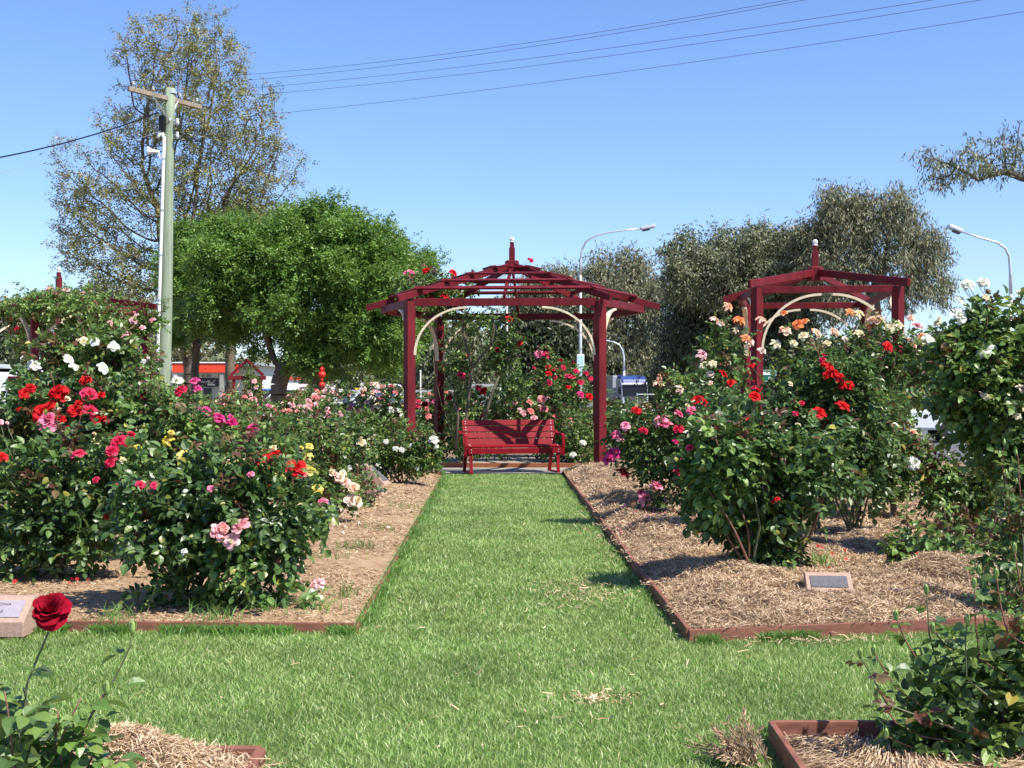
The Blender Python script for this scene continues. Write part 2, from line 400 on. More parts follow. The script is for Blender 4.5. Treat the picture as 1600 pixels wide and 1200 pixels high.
def rose_bush(label, d, blobs, n=900, leaf=.05, mat='leaf_dark', blooms=(), kind='full', base=None, gz=.06, ncane=9,
              shoots=8, young=.05, dz=.85, name='rose_bush', cat='rose bush', group=None, trunk=None, shell=.4, gap=.22,
              bud=.4, k5=5, drand=1.0, shoot_up=.22, upb=.8):
    """blobs (px,py,rx,ry[,doff]) at distance d"""
    SEED[0] += 1; sd = SEED[0]; r = np.random.RandomState(sd); RS.seed(sd); HI[0] = d < 10.5
    wb = []
    for b in blobs:
        off = b[4] if len(b) > 4 else 0
        c = P(b[0], b[1], d+off); rx = b[2]/F*d; rz = b[3]/F*d
        wb.append((c, np.array([rx, min(rx, max(rz, rx*.6))*dz*drand, rz])))
    allc = np.array([w[0] for w in wb]); cx = allc[:,0].mean(); 
    bp = np.array([cx, d, gz]) if base is None else np.array([(base-800)/F*d, d, gz])
    root = thing(name, label, cat, bp, 0, group)
    p, dr = blob_points(wb, n, sd, shell, gap)
    ok = (p[:,2] > gz+.05) & ((p[:,2] > gz+.32) | (r.rand(len(p)) < .6)); p, dr = p[ok], dr[ok]
    stems = MB(); fol = MB()
    top = max(w[0][2]+w[1][2] for w in wb)
    # canes
    for i in range(ncane):
        w = wb[r.choice(len(wb), p=np.array([np.prod(x[1]) for x in wb])/sum(np.prod(x[1]) for x in wb))]
        tdir = nrm(r.normal(size=3)); tdir[2] = abs(tdir[2])
        tgt = w[0]+tdir*w[1]*.85
        st = bp+np.array([r.uniform(-.05,.05), r.uniform(-.05,.05), 0])
        if trunk is not None: st = np.asarray(trunk[-1])
        cane(stems, st-bp, tgt-bp, .011, .004, .12, 5, 0 if r.rand() < .7 else 1)
    if trunk is not None:
        tp = [np.asarray(t, float) for t in trunk]
        stems.tube(np.array(tp)-bp, list(np.linspace(.04, .026, len(tp))), 8, 2)
    ax = nrm(dr*.9+r.normal(size=dr.shape)*.55+np.array([0,0,-.5]))
    L = np.full(len(p), leaf*1.35)*r.uniform(.8,1.2,len(p))
    yt = (p[:,2] > top-.45*(top-gz)) & (r.rand(len(p)) < young)
    for sel, mi in ((~yt, 0), (yt, 1)):
        if sel.sum():
            V, Q = rose_sprays(p[sel], ax[sel], L[sel], leaf, r, k5, upb); fol.quads(V-bp, Q, mi)
    # upright shoots with leaves and buds
    for i in range(shoots):
        w = wb[r.randint(len(wb))]; dd = nrm(r.normal(size=3)); dd[2] = abs(dd[2])*.8+.3; dd = nrm(dd)
        a = w[0]+dd*w[1]*.8; h = shoot_up*r.uniform(.5,1.4); b = a+np.array([r.normal()*.25*h, r.normal()*.25*h, h])
        pts = cane(stems, a-bp, b-bp, .0045, .0025, .06, 4, 1)
        m = 5; t = pts[[1,2,3,4,5]]+bp; an = r.uniform(0,6.28,m); axs = np.stack([np.cos(an), np.sin(an), np.full(m,.35)],1)
        V, Q = rose_sprays(t, axs, np.full(m, leaf*1.1), leaf*.85, r, k5, upb); fol.quads(V-bp, Q, 1 if r.rand() < .4 else 0)
        if r.rand() < bud:
            stems.lathe([(.002,-.01),(.009,0),(.011,.012),(.006,.025),(.001,.034)], b-bp, 6, 3)
    # blooms and their stalks
    for bl in blooms:
        px, py, s, col = bl[:4]; kd = bl[4] if len(bl) > 4 else kind
        # depth: front surface of nearest blob
        best = min(wb, key=lambda w: ((P(px,py,d)-w[0])[0]/w[1][0])**2+((P(px,py,d)-w[0])[2]/w[1][2])**2)
        q = P(px,py,d)-best[0]; e = (q[0]/best[1][0])**2+(q[2]/best[1][2])**2
        off = best[0][1]-d-best[1][1]*(math.sqrt(max(0, 1-e))*.98)-.04
        dd = d+off if e < 1 else d+off
        pos = P(px, py, dd)
        add_bloom(root, pos, s*.95/F*dd, kd, col)
        if r.rand() < .35 and len(blooms) > 3:      # a half open bud or a fading flower beside it
            p2_ = pos+np.array([r.uniform(-.07,.07), r.uniform(-.02,.05), r.uniform(-.08,.06)])
            add_bloom(root, p2_, s*.5/F*dd, 'cup', col if r.rand() < .7 else 'cream'); cane(stems, best[0]+(pos-best[0])*.6+np.array([0,0,-.1])-bp, p2_-bp-np.array([0,0,.01]), .004, .0025, .05, 4, 0)
        inn = best[0]+(pos-best[0])*.55+np.array([0,0,-.1])
        cane(stems, inn-bp, pos-bp-np.array([0,0,.02]), .005, .003, .05, 4, 0)
        m = 3; an = r.uniform(0,6.28,m); t = np.array([pos*(1-k)+inn*k for k in (.3,.5,.7)])+np.array([0,.02,-.03])
        V, Q = rose_sprays(t, np.stack([np.cos(an), np.sin(an), np.full(m,.2)],1), np.full(m, leaf), leaf*.9, r, k5, upb); fol.quads(V-bp, Q, 0)
    fol.build('foliage', [mat, 'leaf_young'], root)
    stems.build('stems', ['cane', 'red_cane', 'bark', 'bud_green'], root)
    return root
# ------------------------------------------------------------------ trees
def colonize(attr, start, step, dk, di, maxit=160, bias=(0,0,.05)):
    nodes = [np.asarray(s, float) for s in start]; par = [-1]+list(range(len(start)-1))
    N = np.array(nodes); A = attr.copy()
    dist = np.full(len(A), 1e9); near = np.zeros(len(A), int)
    def upd(i0):
        nonlocal dist, near
        new = N[i0:]
        if len(new) == 0: return
        D = np.linalg.norm(A[:,None,:]-new[None], axis=2); j = D.argmin(1); m = D[np.arange(len(A)), j]
        better = m < dist; dist = np.where(better, m, dist); near = np.where(better, j+i0, near)
    upd(0)
    for it in range(maxit):
        if len(A) < 3: break
        inf = dist < di
        if not inf.any(): inf = dist <= np.percentile(dist, 10)
        idx = near[inf]; vec = nrm(A[inf]-N[idx])
        acc = np.zeros((len(N),3)); np.add.at(acc, idx, vec); u = np.unique(idx)
        dirs = nrm(nrm(acc[u])+np.array(bias)+RS.normal(size=(len(u),3))*.12)
        newp = N[u]+dirs*step
        i0 = len(N); N = np.concatenate([N, newp]); par += u.tolist()
        upd(i0); keep = dist > dk
        A = A[keep]; dist = dist[keep]; near = near[keep]
        if len(N) > 9000: break
    return N, np.array(par)
def tree(name, label, cat, d, base, blobs, natt=700, step=.35, leafm='leaf_elm', bark='bark', nspray=5000, per=7, ll=.09, lw=.045,
         spread=.35, droop=.4, trunk_pts=(), rt=.18, seed=1, shellb=.0, group=None, tip=.008, dr=.8, amp=.2, flat=False, vert=0.0, expo=2.2):
    r = np.random.RandomState(seed); RS.seed(seed)
    wb = [(P(b[0], b[1], d+(b[4] if len(b) > 4 else 0)), np.array([b[2]/F*d, b[2]/F*d*dr, b[3]/F*d])) for b in blobs]
    bp = G(base, 700); bp = np.array([(base-800)/F*d, d, 0.])
    att, _ = blob_points(wb, natt, seed, .25, amp)
    start = [bp]
    for tp in trunk_pts: 
        e = P(tp[0], tp[1], d); s = start[-1]; k = max(1, int(np.linalg.norm(e-s)/step))
        for i in range(1, k+1): start.append(s+(e-s)*i/k+r.normal(size=3)*.02*min(1,i))
    N, par = colonize(att, start, step, step*1.3, step*6)
    n = len(N); rad = np.zeros(n); ch = np.zeros(n, int)
    for i in range(n-1, 0, -1):
        if ch[i] == 0: rad[i] = tip**expo
        rad[par[i]] += rad[i]; ch[par[i]] += 1
    rad = rad**(1/expo); rad[0] = rad[1]; rad *= min(1, rt/rad[0]) if rad[0] > rt else 1
    if rad[0] < rt: rad = rad*(1+(rt/rad[0]-1)*(rad/rad[0])**.7)
    rad = np.maximum(rad, tip*.5)
    root = thing(name, label, cat, bp, 0, group)
    wood = MB(); K = 6
    e = np.arange(1, n); a = N[par[e]]-bp; b = N[e]-bp; ra = np.minimum(rad[par[e]], rad[e]*1.5); rb = rad[e]
    t = nrm(b-a); ref = np.tile(np.array([.31,.17,.2]), (len(e),1)); u = nrm(np.cross(t, ref)); w = np.cross(t, u)
    rings = []
    for q, rr in ((a, ra), (b, rb)):
        for j in range(K):
            an = 2*math.pi*j/K; rings.append(q+(u*math.cos(an)+w*math.sin(an))*rr[:,None])
    V = np.stack(rings, 1).reshape(-1, 3); i = np.arange(len(e))[:,None]*(2*K)
    Q = np.concatenate([i+np.array([[j, (j+1) % K, K+(j+1) % K, K+j]]) for j in range(K)])
    wood.quads(V, Q); wood.build('trunk', bark, root, smooth=True)
    # leaves near thin nodes
    thin = np.where(rad <= max(np.percentile(rad, 72), tip*1.3)+1e-6)[0]; thin = thin[thin > len(start)]; thin = thin[N[thin,2] > .8] if (N[thin,2] > .8).any() else np.arange(1, n)
    k = r.choice(thin, nspray); c = N[k]+r.normal(size=(nspray,3))*spread*np.array([1,1,.8])
    out = nrm(N[k]-N[par[k]]); ax = nrm(out*.6+r.normal(size=(nspray,3))*.6+np.array([0,0,-droop]))
    nn = nrm(r.normal(size=(nspray,3))*.6+np.array([0,0,1])*(1-vert)); nn = nrm(nn-ax*np.sum(nn*ax,1)[:,None]); bb = np.cross(ax, nn)
    Ls = ll*per*.42; Vs = []
    for j in range(per):
        s = 1 if j % 2 else -1
        q = c+ax*(Ls*j/(per-1))
        if vert: uu = nrm(np.array([0,0,-1.])*vert+r.normal(size=(nspray,3))*.45+ax*.2)
        else: uu = nrm(ax*.55+bb*s*.8+r.normal(size=(nspray,3))*.25)
        ww = nrm(np.cross(uu, nrm(nn+r.normal(size=(nspray,3))*.5)))
        l = ll*r.uniform(.7,1.3,nspray)[:,None]; wd = lw*r.uniform(.7,1.3,nspray)[:,None]
        Vs.append(np.stack([q, q+uu*l*.5+ww*wd*.5, q+uu*l, q+uu*l*.5-ww*wd*.5], 1).reshape(-1,3))
    V = np.concatenate(Vs)-bp; Q = np.arange(len(V)).reshape(-1,4)
    cr = MB(); cr.quads(V, Q); cr.build('crown', leafm, root)
    return root
# ------------------------------------------------------------------ scattered blades and straw
def blades(name, label, pts, h, w, mat, cat, seed=3, lean=.5, kind='stuff', cards=1, z=None):
    r = np.random.RandomState(seed); n = len(pts); h = h*r.uniform(.5,1.35,n)[:,None]
    an = r.uniform(0, 6.28, n); sd = np.stack([np.cos(an), np.sin(an), np.zeros(n)],1)
    ld = r.normal(size=(n,3))*lean; ld[:,2] = 0
    m = pts+np.array([0,0,1])*h*.55+ld*h*.35; t = pts+np.array([0,0,1])*h*.92+ld*h*1.05
    ww = w*r.uniform(.7,1.3,n)[:,None]
    V = np.stack([pts-sd*ww*.5, pts+sd*ww*.5, m+sd*ww*.45, m-sd*ww*.45, t],1).reshape(-1,3)
    i = np.arange(n)[:,None]*5
    Q1 = i+np.array([[0,1,2,3]]); T = i+np.array([[3,2,4]])
    me = bpy.data.meshes.new(name); flat = np.concatenate([Q1.ravel(), T.ravel()]).astype(np.int32)
    cnt = np.concatenate([np.full(n,4), np.full(n,3)]).astype(np.int32); st = np.zeros(2*n, np.int32); st[1:] = np.cumsum(cnt)[:-1]
    me.vertices.add(len(V)); me.vertices.foreach_set('co', V.astype(np.float32).ravel())
    me.loops.add(len(flat)); me.loops.foreach_set('vertex_index', flat)
    me.polygons.add(2*n); me.polygons.foreach_set('loop_start', st)
    try: me.polygons.foreach_set('loop_total', cnt)
    except Exception: pass
    me.materials.append(MATS[mat]); me.update(calc_edges=True)
    return tag(link(name, me), label, cat, None, kind)
def straw(name, label, pts, ln, w, mat, cat, seed=5, tilt=.35, kind='stuff'):
    r = np.random.RandomState(seed); n = len(pts)
    an = r.uniform(0,6.28,n); tl = r.normal(size=n)*tilt
    u = np.stack([np.cos(an)*np.cos(tl), np.sin(an)*np.cos(tl), np.sin(tl)],1)
    nn = nrm(r.normal(size=(n,3))*.5+np.array([0,0,1])); s = nrm(np.cross(u,nn))
    l = (ln*r.uniform(.3,1.5,n)**1.3)[:,None]; ww = (w*r.uniform(.5,1.6,n))[:,None]; bend = (r.normal(size=n)*.15)[:,None]
    a = pts-u*l*.5; m = pts+nn*l*bend; b = pts+u*l*.5
    V = np.stack([a-s*ww*.4, a+s*ww*.4, m+s*ww*.5, m-s*ww*.5, b+s*ww*.3, b-s*ww*.3],1).reshape(-1,3)
    i = np.arange(n)[:,None]*6; Q = np.concatenate([i+np.array([[0,1,2,3]]), i+np.array([[3,2,4,5]])])
    mb = MB(); mb.quads(V, Q); o = mb.build(name, mat)
    return tag(o, label, cat, None, kind)
# ------------------------------------------------------------------ setting
def hn(x, y, s=1., a=.03):
    return a*(np.sin(x*3.1*s+1.3*np.sin(y*1.7*s))+np.sin(y*2.7*s+1.1*np.sin(x*2.3*s+.7))+.5*np.sin(x*7.3*s+y*5.1*s))
def sheet(name, corners, z, mat, nx=1, ny=1, hf=None, kind='structure'):
    (x0,y0),(x1,y1),(x2,y2),(x3,y3) = corners
    u, v = np.meshgrid(np.linspace(0,1,nx+1), np.linspace(0,1,ny+1)); u = u.ravel(); v = v.ravel()
    x = x0*(1-u)*(1-v)+x1*u*(1-v)+x2*u*v+x3*(1-u)*v; y = y0*(1-u)*(1-v)+y1*u*(1-v)+y2*u*v+y3*(1-u)*v
    zz = np.full(len(x), z) if hf is None else hf(x, y)
    i = (np.arange(ny)[:,None]*(nx+1)+np.arange(nx)[None]).ravel()[:,None]
    Q = i+np.array([[0,1,nx+2,nx+1]])
    mb = MB(); mb.quads(np.stack([x,y,zz],1), Q); o = mb.build(name, mat, smooth=hf is not None)
    o['kind'] = kind; return o
LE = lambda y: -0.93-(y-7.63)*.0163         # left lawn edge
RE = lambda y: 1.01-(y-7.34)*.0106
LF = lambda x: 7.63+.03*(-.93-x)            # front line of left bed
RF = lambda x: 7.36+.19*(x-1.01)
sheet('ground', [(-600,-30),(600,-30),(600,900),(-600,900)], 0, 'far_ground')
sheet('lawn', [(-9,1),(9,1),(9,22),(-9,22)], .004, 'lawn_soil')
sheet('garden_soil', [(-30,22),(11,22),(11,46),(-30,46)], .008, 'mulch_soil')
sheet('garden_soil', [(-30,8),(-9,8),(-9,22),(-30,22)], .008, 'mulch_soil')
def hL(x, y):
    e = np.clip(np.minimum((LE(y)-x)/.35, (y-LF(x))/.3), 0, 1); e = np.maximum(e, 0)
    return .035+.05*e+hn(x,y,.8,.012)*e
MND = [(1.6,8.9,.34,.11),(1.25,8.4,.3,.08),(1.2,9.4,.25,.09),(1.25,10.4,.3,.11),(1.8,11.,.4,.1),(2.65,8.5,.35,.1),(3.2,9.2,.3,.08),(1.35,12.2,.4,.15),(1.3,13.6,.35,.13),(1.3,15,.45,.16),(1.25,17,.5,.17),(1.3,19.6,.8,.2),(2.3,10.3,.5,.07),(3.6,9.3,.6,.08),(1.9,21,.9,.17)]
def hR(x, y):
    e = np.clip(np.minimum((x-RE(y))/.3, (y-RF(x))/.22), 0, 1)
    z = .055+.06*e+(hn(x,y,1.3,.02)+hn(x,y,4.1,.014)+hn(y,x,9.,.007))*e
    for mx,my,mr,mh in MND: z = z+.82*mh*np.exp(-((x-mx)**2+(y-my)**2)/mr**2)*np.clip((x-RE(y))/.25,0,1)
    return z
lx = -9.
sheet('mulch_bed', [(lx, LF(lx)),(LE(7.63)-.02, LF(-.95)),(LE(21.2)-.02, 21.2),(lx, 21.2)], 0, 'dry_soil', 90, 140, hL)
sheet('mulch_bed', [(RE(7.36)+.02, 7.37),(9, RF(9)),(9, 22.4),(RE(22.4)+.02, 22.4)], 0, 'mulch_soil', 180, 300, hR)
sheet('paving', [(-1.9,21.95),(1.3,21.95),(1.3,27.2),(-1.9,27.2)], .03, 'concrete')
def hN(x, y): return .03+hn(x,y,2,.012)
sheet('mulch_bed', [(1.1,1.5),(6,1.5),(6,5.22),(1.1,5.22)], 0, 'mulch_soil', 40, 40, hN)
def hNL(x, y): return .03+hn(x,y,2,.01)+.15*np.exp(-((x+1.42)**2/.27**2+(y-4.7)**2/.25**2))
sheet('mulch_bed', [(-6,1.5),(-1.0,1.5),(-1.0,4.98),(-6,4.98)], 0, 'mulch_soil', 50, 50, hNL)
# road to the right and far car park on the left
sheet('road', [(9.5,12),(22,12),(14,140),(5,140)], .012, 'asphalt')
sheet('road', [(-60,58),(-6,52),(-6,60),(-60,68)], .012, 'asphalt')
# timber edging
def edging(label, pts, h=.085, w=.035, mat='edge_wood', seg=1.8, z0=0, hs=None):
    t = thing('timber_edging', label, 'edging', (pts[0][0], pts[0][1], z0))
    for si, (a, b) in enumerate(zip(pts[:-1], pts[1:])):
        h = hs[si] if hs else h
        a = np.array([*a, 0.]); b = np.array([*b, 0.]); L = np.linalg.norm(b-a); n = max(1, round(L/seg))
        for i in range(n):
            p = a+(b-a)*(i/n); q = a+(b-a)*((i+1)/n); dd = (q-p)/np.linalg.norm(q-p)*.003
            j = RS.uniform(-.006,.006,2); mb = MB()
            off = np.array([pts[0][0], pts[0][1], 0.])
            mb.beam(p+dd-off+np.array([0,0,h/2+j[0]]), q-dd-off+np.array([0,0,h/2+j[1]]), w, h+.02)
            mb.build('board', mat, t, bevel=.004)
            if i:
                pg = MB(); pg.box(p-off+np.array([RS.uniform(.02,.05),.03,h*.4]), (.035,.02,h+.03)); pg.build('stake', mat, t)
    return t
edging('long weathered timber edging around the left rose bed', [(-8.5, LF(-8.5)), (LE(7.6), LF(-.95)-.02), (LE(20.9), 20.9)], .07, .022, hs=[.055,.03])
edging('brown timber edging with a sharp corner round the right mulch bed', [(8.5, RF(8.5)-.02), (RE(7.36), 7.34), (RE(20.2), 20.2)], .095, .026, hs=[.075,.085])
edging('dark red timber edging of the bed in the near right corner', [(5, 5.26), (1.06, 5.24), (.98, 2)], .085, .025)
edging('short timber edging beside the straw heap in the near left corner', [(-5, 5.0), (-.98, 5.0), (-.95, 2.0)], .05, .04)
edging('orange brown timber edging behind the red bench', [(-1.6, 23.6), (1.28, 23.6)], .1, .04, 'edge_wood_new', 2.)
edging('low timber edging at the back of the left bed by the white roses', [(-4.6, 21.25), (-1.17, 21.25)], .09, .04)
# grass
def scatter(x0,x1,y0,y1,dens,test,zf,seed):
    r = np.random.RandomState(seed); n = int((x1-x0)*(y1-y0)*dens)
    x = r.uniform(x0,x1,n); y = r.uniform(y0,y1,n); k = test(x,y); x=x[k]; y=y[k]
    return np.stack([x,y,zf(x,y)],1)
def patch(x,y): return np.sin(x*1.9+np.sin(y*1.3)*1.7)+np.sin(y*2.3+np.sin(x*2.1)*1.3)
def lawn_test(x,y):
    front = (y < np.where(x < LE(7.63), LF(x)-.03, np.where(x > 1.0, RF(x)-.03, 99)))
    mid = (x > LE(y)+.02) & (x < RE(y)-.02)
    ok = np.where(y < 7.62, front & ((y < 7.33) | mid | (x < LE(y)) | (x > 1.0)), mid)
    ok = ok & ~((x > 1.06) & (y < 5.27)) & ~((x < -.97) & (y < 5.02)) & (np.abs(x) < .43*y+.35)
    bare = ((x-.52)**2/.25**2+(y-9.1)**2/.45**2 < 1) | ((x-.42)**2/.13**2+(y-5.95)**2/.1**2 < 1)
    return ok & ~(bare & (RS.rand(len(x)) < .45))
zl = lambda x,y: np.full(len(x), .004)
g1 = scatter(-3.6,3.6,4.2,7.8,8800,lawn_test,zl,1)
blades('grass', 'short green lawn grass crossing in front of the beds', g1, .027, .0038, 'grass_blade', 'grass', 1, .55)
g2 = scatter(-1.3,1.2,7.6,21.97,5200,lambda x,y: lawn_test(x,y) & (RS.rand(len(x)) < np.clip(1.25-y/28,.3,1)),zl,2)
blades('grass', 'short green lawn path running up to the red bench', g2, .03, .0056, 'grass_blade', 'grass', 2, .55)
def edge_pts(seed):
    r = np.random.RandomState(seed); out = []
    y = r.uniform(7.7,21,7000); c = (np.sin(y*4)+np.sin(y*9.1+1) > -1.2); x = LE(y)+np.abs(r.normal(size=7000))*.06-.015; out.append(np.stack([x,y],1)[c])
    y = r.uniform(7.4,21,2600); c = (np.sin(y*3)+np.sin(y*7.7+2) > .2); x = RE(y)-np.abs(r.normal(size=2600))*.05-.03; out.append(np.stack([x,y],1)[c])
    x = r.uniform(-3.6,LE(7.6),9000); out.append(np.stack([x, LF(x)-.04-np.abs(r.normal(size=9000))*.05],1)[np.sin(x*6)+np.sin(x*13+1) > -.7])
    x = r.uniform(1.05,3.6,6000); out.append(np.stack([x, RF(x)-.05-np.abs(r.normal(size=6000))*.04],1)[np.sin(x*5)+np.sin(x*12+1) > .1])
    x = r.uniform(1.05,3.0,3500); out.append(np.stack([x, 5.3+np.abs(r.normal(size=3500))*.05],1))
    p = np.concatenate(out); return np.column_stack([p, np.full(len(p), .004)])
blades('grass', 'longer tufts of grass left uncut along the timber edging', edge_pts(4), .058, .0055, 'grass_edge', 'grass', 4, .5)
# straw mulch
def rb_test(x,y): return (x > RE(y)+.03) & (y > RF(x)+.03) & (x < .43*y+.5)
s1 = scatter(1.0,5.0,7.3,11.5,9500,rb_test,lambda x,y: hR(x,y)+RS.uniform(0,.022,len(x)),6)
straw('mulch', 'shredded straw mulch heaped over the right bed', s1, .055, .0036, 'straw', 'mulch', 6)
s2 = scatter(.85,6.,11.5,22.,2600,rb_test,lambda x,y: hR(x,y)+RS.uniform(0,.02,len(x)),7)
straw('mulch', 'straw mulch mounds running back to the bench', s2, .06, .006, 'straw', 'mulch', 7)
lb_test = lambda x,y: (x < LE(y)-.03) & (y > LF(x)+.03) & (x > -.43*y-.4)
s3 = scatter(-5,-.9,7.6,14,3200,lambda x,y: lb_test(x,y) & (RS.rand(len(x)) < .45+.25*patch(x*1.5,y*1.5)),lambda x,y: hL(x,y)+RS.uniform(0,.008,len(x)),8)
straw('mulch', 'thin dry mulch and litter over the soil of the left bed', s3, .04, .005, 'straw_soil', 'mulch', 8, .2)
s4 = scatter(-4,-1,14,21.2,650,lb_test,lambda x,y: hL(x,y)+RS.uniform(0,.008,len(x)),9)
straw('mulch', 'dry litter on the far part of the left bed', s4, .05, .008, 'straw_soil', 'mulch', 9, .2)
s5 = scatter(1.12,2.6,4.2,5.2,8000,lambda x,y: x > 0,lambda x,y: hN(x,y)+RS.uniform(0,.02,len(x)),10)
straw('mulch', 'shredded straw inside the near right timber edging', s5, .06, .0035, 'straw', 'mulch', 10)
r_ = np.random.RandomState(12); k_ = 7500; xx = -1.42+r_.normal(size=k_)*.2; yy = 4.7+r_.normal(size=k_)*.14
sel = yy < 5.15; xx=xx[sel]; yy=yy[sel]
straw('straw_heap', 'pale heap of shredded straw at the bottom left edge of the lawn', np.stack([xx,yy,hNL(xx,yy)+r_.uniform(0,.02,len(xx))],1), .06, .0033, 'straw', 'straw')
def litter(seed):
    r = np.random.RandomState(seed); o = []
    n = 900; y = r.uniform(7.5,15,n); o.append(np.stack([RE(y)+r.normal(size=n)*.035, y, r.uniform(.085,.1,n)],1)[np.sin(y*5)+np.sin(y*11+2) > 0])
    n = 700; x = r.uniform(1.05,4,n); o.append(np.stack([x, RF(x)+r.normal(size=n)*.02, r.uniform(.085,.1,n)],1)[np.sin(x*6)+np.sin(x*13) > 0])
    for cx,cy,sx,sy,n in ((.52,9.1,.2,.35,420),(.42,5.95,.1,.07,130),(.25,5.7,.25,.2,40),(1.4,7.45,.3,.06,120),(.95,11.5,.12,.6,200),(.8,14,.1,.8,120),(.3,6.8,.9,.9,90),(-.3,12,.5,3,70),(-1.3,6.2,1.3,.8,45),(1.75,7.3,.25,.05,150)):
        o.append(np.stack([cx+r.normal(size=n)*sx, cy+r.normal(size=n)*sy, r.uniform(.02,.045,n)],1))
    return np.concatenate(o)
straw('straw_litter', 'stray bits of dry straw dropped on the lawn', litter(3), .045, .005, 'straw', 'straw', 15, .3)
# weeds in left bed
def tuft(cx, cy, n, s, z): 
    r = np.random.RandomState(int(cx*100+cy*10) % 9999); return np.stack([cx+r.normal(size=n)*s, cy+r.normal(size=n)*s, np.full(n, z)],1)
w_ = np.concatenate([tuft(*a) for a in ((-1.25,8.0,90,.08,.07),(-1.1,8.6,50,.06,.07),(-1.35,11.2,70,.09,.07),(-1.5,10.4,60,.1,.07),(-1.3,12.5,60,.1,.07),(-1.8,7.75,90,.1,.07),(-2.4,7.72,70,.08,.07),(-1.25,15,60,.1,.07),(-1.55,8.05,90,.1,.07))])
blades('weeds', 'thin yellow green weeds sprouting from the left bed', w_, .09, .005, 'grass_edge', 'weeds', 21, .8)
w2 = np.concatenate([tuft(*a) for a in ((2.35,9.75,80,.07,.13),(2.2,10.6,60,.07,.13))])
blades('weeds', 'tuft of grass growing beside the dark plaque stone', w2, .1, .005, 'grass_edge', 'weeds', 22, .7)
# dead conifer-like frond by near right corner
fr = thing('dead_frond', 'dry brown plant tuft beside the corner of the near right edging', 'dead plant', (.93, 4.95, 0))
mb = MB(); r_ = np.random.RandomState(9)
for i in range(34):
    an = r_.uniform(1.2, 4.2); ln = r_.uniform(.12,.26); el = r_.uniform(.3,1.2)
    dv = np.array([math.cos(an)*math.cos(el), math.sin(an)*math.cos(el)*.6, math.sin(el)]); b0 = r_.normal(size=3)*[.03,.03,.0]
    mb.tube([b0, b0+dv*ln*.6, b0+dv*ln+np.array([0,0,-.02])], [.004,.003,.001], 4)
    m = 22; t = r_.uniform(.25,1,m)[:,None]; q = b0+dv*ln*t
    V, Q = leaflets(q, nrm(dv+r_.normal(size=(m,3))*.5), nrm(r_.normal(size=(m,3))), np.full(m,.035), np.full(m,.006)); mb.quads(V,Q)
mb.build('fronds', 'dry_frond', fr)
# ------------------------------------------------------------------ marker stones
def marker(label, px, py, d0, w, hb, yaw, mat, lines=None, depth=.3, zf=.05):
    c = G(px, py, zf) if d0 is None else np.array([(px-800)/F*d0, d0, zf])
    t = thing('marker_stone', label, 'marker stone', c, yaw, 'rose marker stones')
    mb = MB(); top = hb; mb.prism([(-.02,-.05),(depth,-.05),(depth,top-.0),(depth-.07,top),(-.02,.04)], -w/2, w/2, 'x')
    mb.build('block', 'stone', t, bevel=.006)
    sl = math.atan2(top-.04, depth-.05); pl = MB(); L = math.hypot(top-.04, depth-.05)
    Rm = np.array([[1,0,0],[0,math.cos(sl),-math.sin(sl)],[0,math.sin(sl),math.cos(sl)]])
    ctr = np.array([0,(-.02+depth-.07)/2,(.04+top)/2])+Rm@np.array([0,0,.003])
    pl.box(ctr, (w*.8, L*.66, .006), Rm); p = pl.build('plaque', mat, t)
    if lines:
        for i, (tx, sz) in enumerate(lines):
            M = Matrix.Translation(Vector(ctr+Rm@np.array([0, .035-i*.06, .0045]))) @ Matrix.Rotation(sl, 4, 'X')
            text_mesh(tx, sz, .0006, parent=p, M=M)
    return t
marker('pinkish stone marker with grey plaque reading CORONA at the left edge', -10, 982, None, .36, .16, 0.0, 'plaque_grey', [('CORONA', .032), ('ROSE', .032)], .22, .07)
marker('low stone marker with a dark blank plaque sunk in the right mulch', 1297, 0, 8.4, .3, .13, -.12, 'plaque_dark', None, .2, .1)
marker('terracotta stone marker beside the blush roses at the left bed middle', 530, 0, 14.2, .3, .2, 1.25, 'plaque_dark', None, .34, .07)
marker('wedge shaped stone marker in front of the low white rose bush', 606, 0, 18.3, .32, .33, 1.35, 'plaque_dark', None, .34, .07)
marker('small leaning stone marker next to the bare soil near the wedge stone', 598, 0, 16.6, .22, .14, 1.25, 'plaque_dark', None, .2, .07)
HI[0] = False
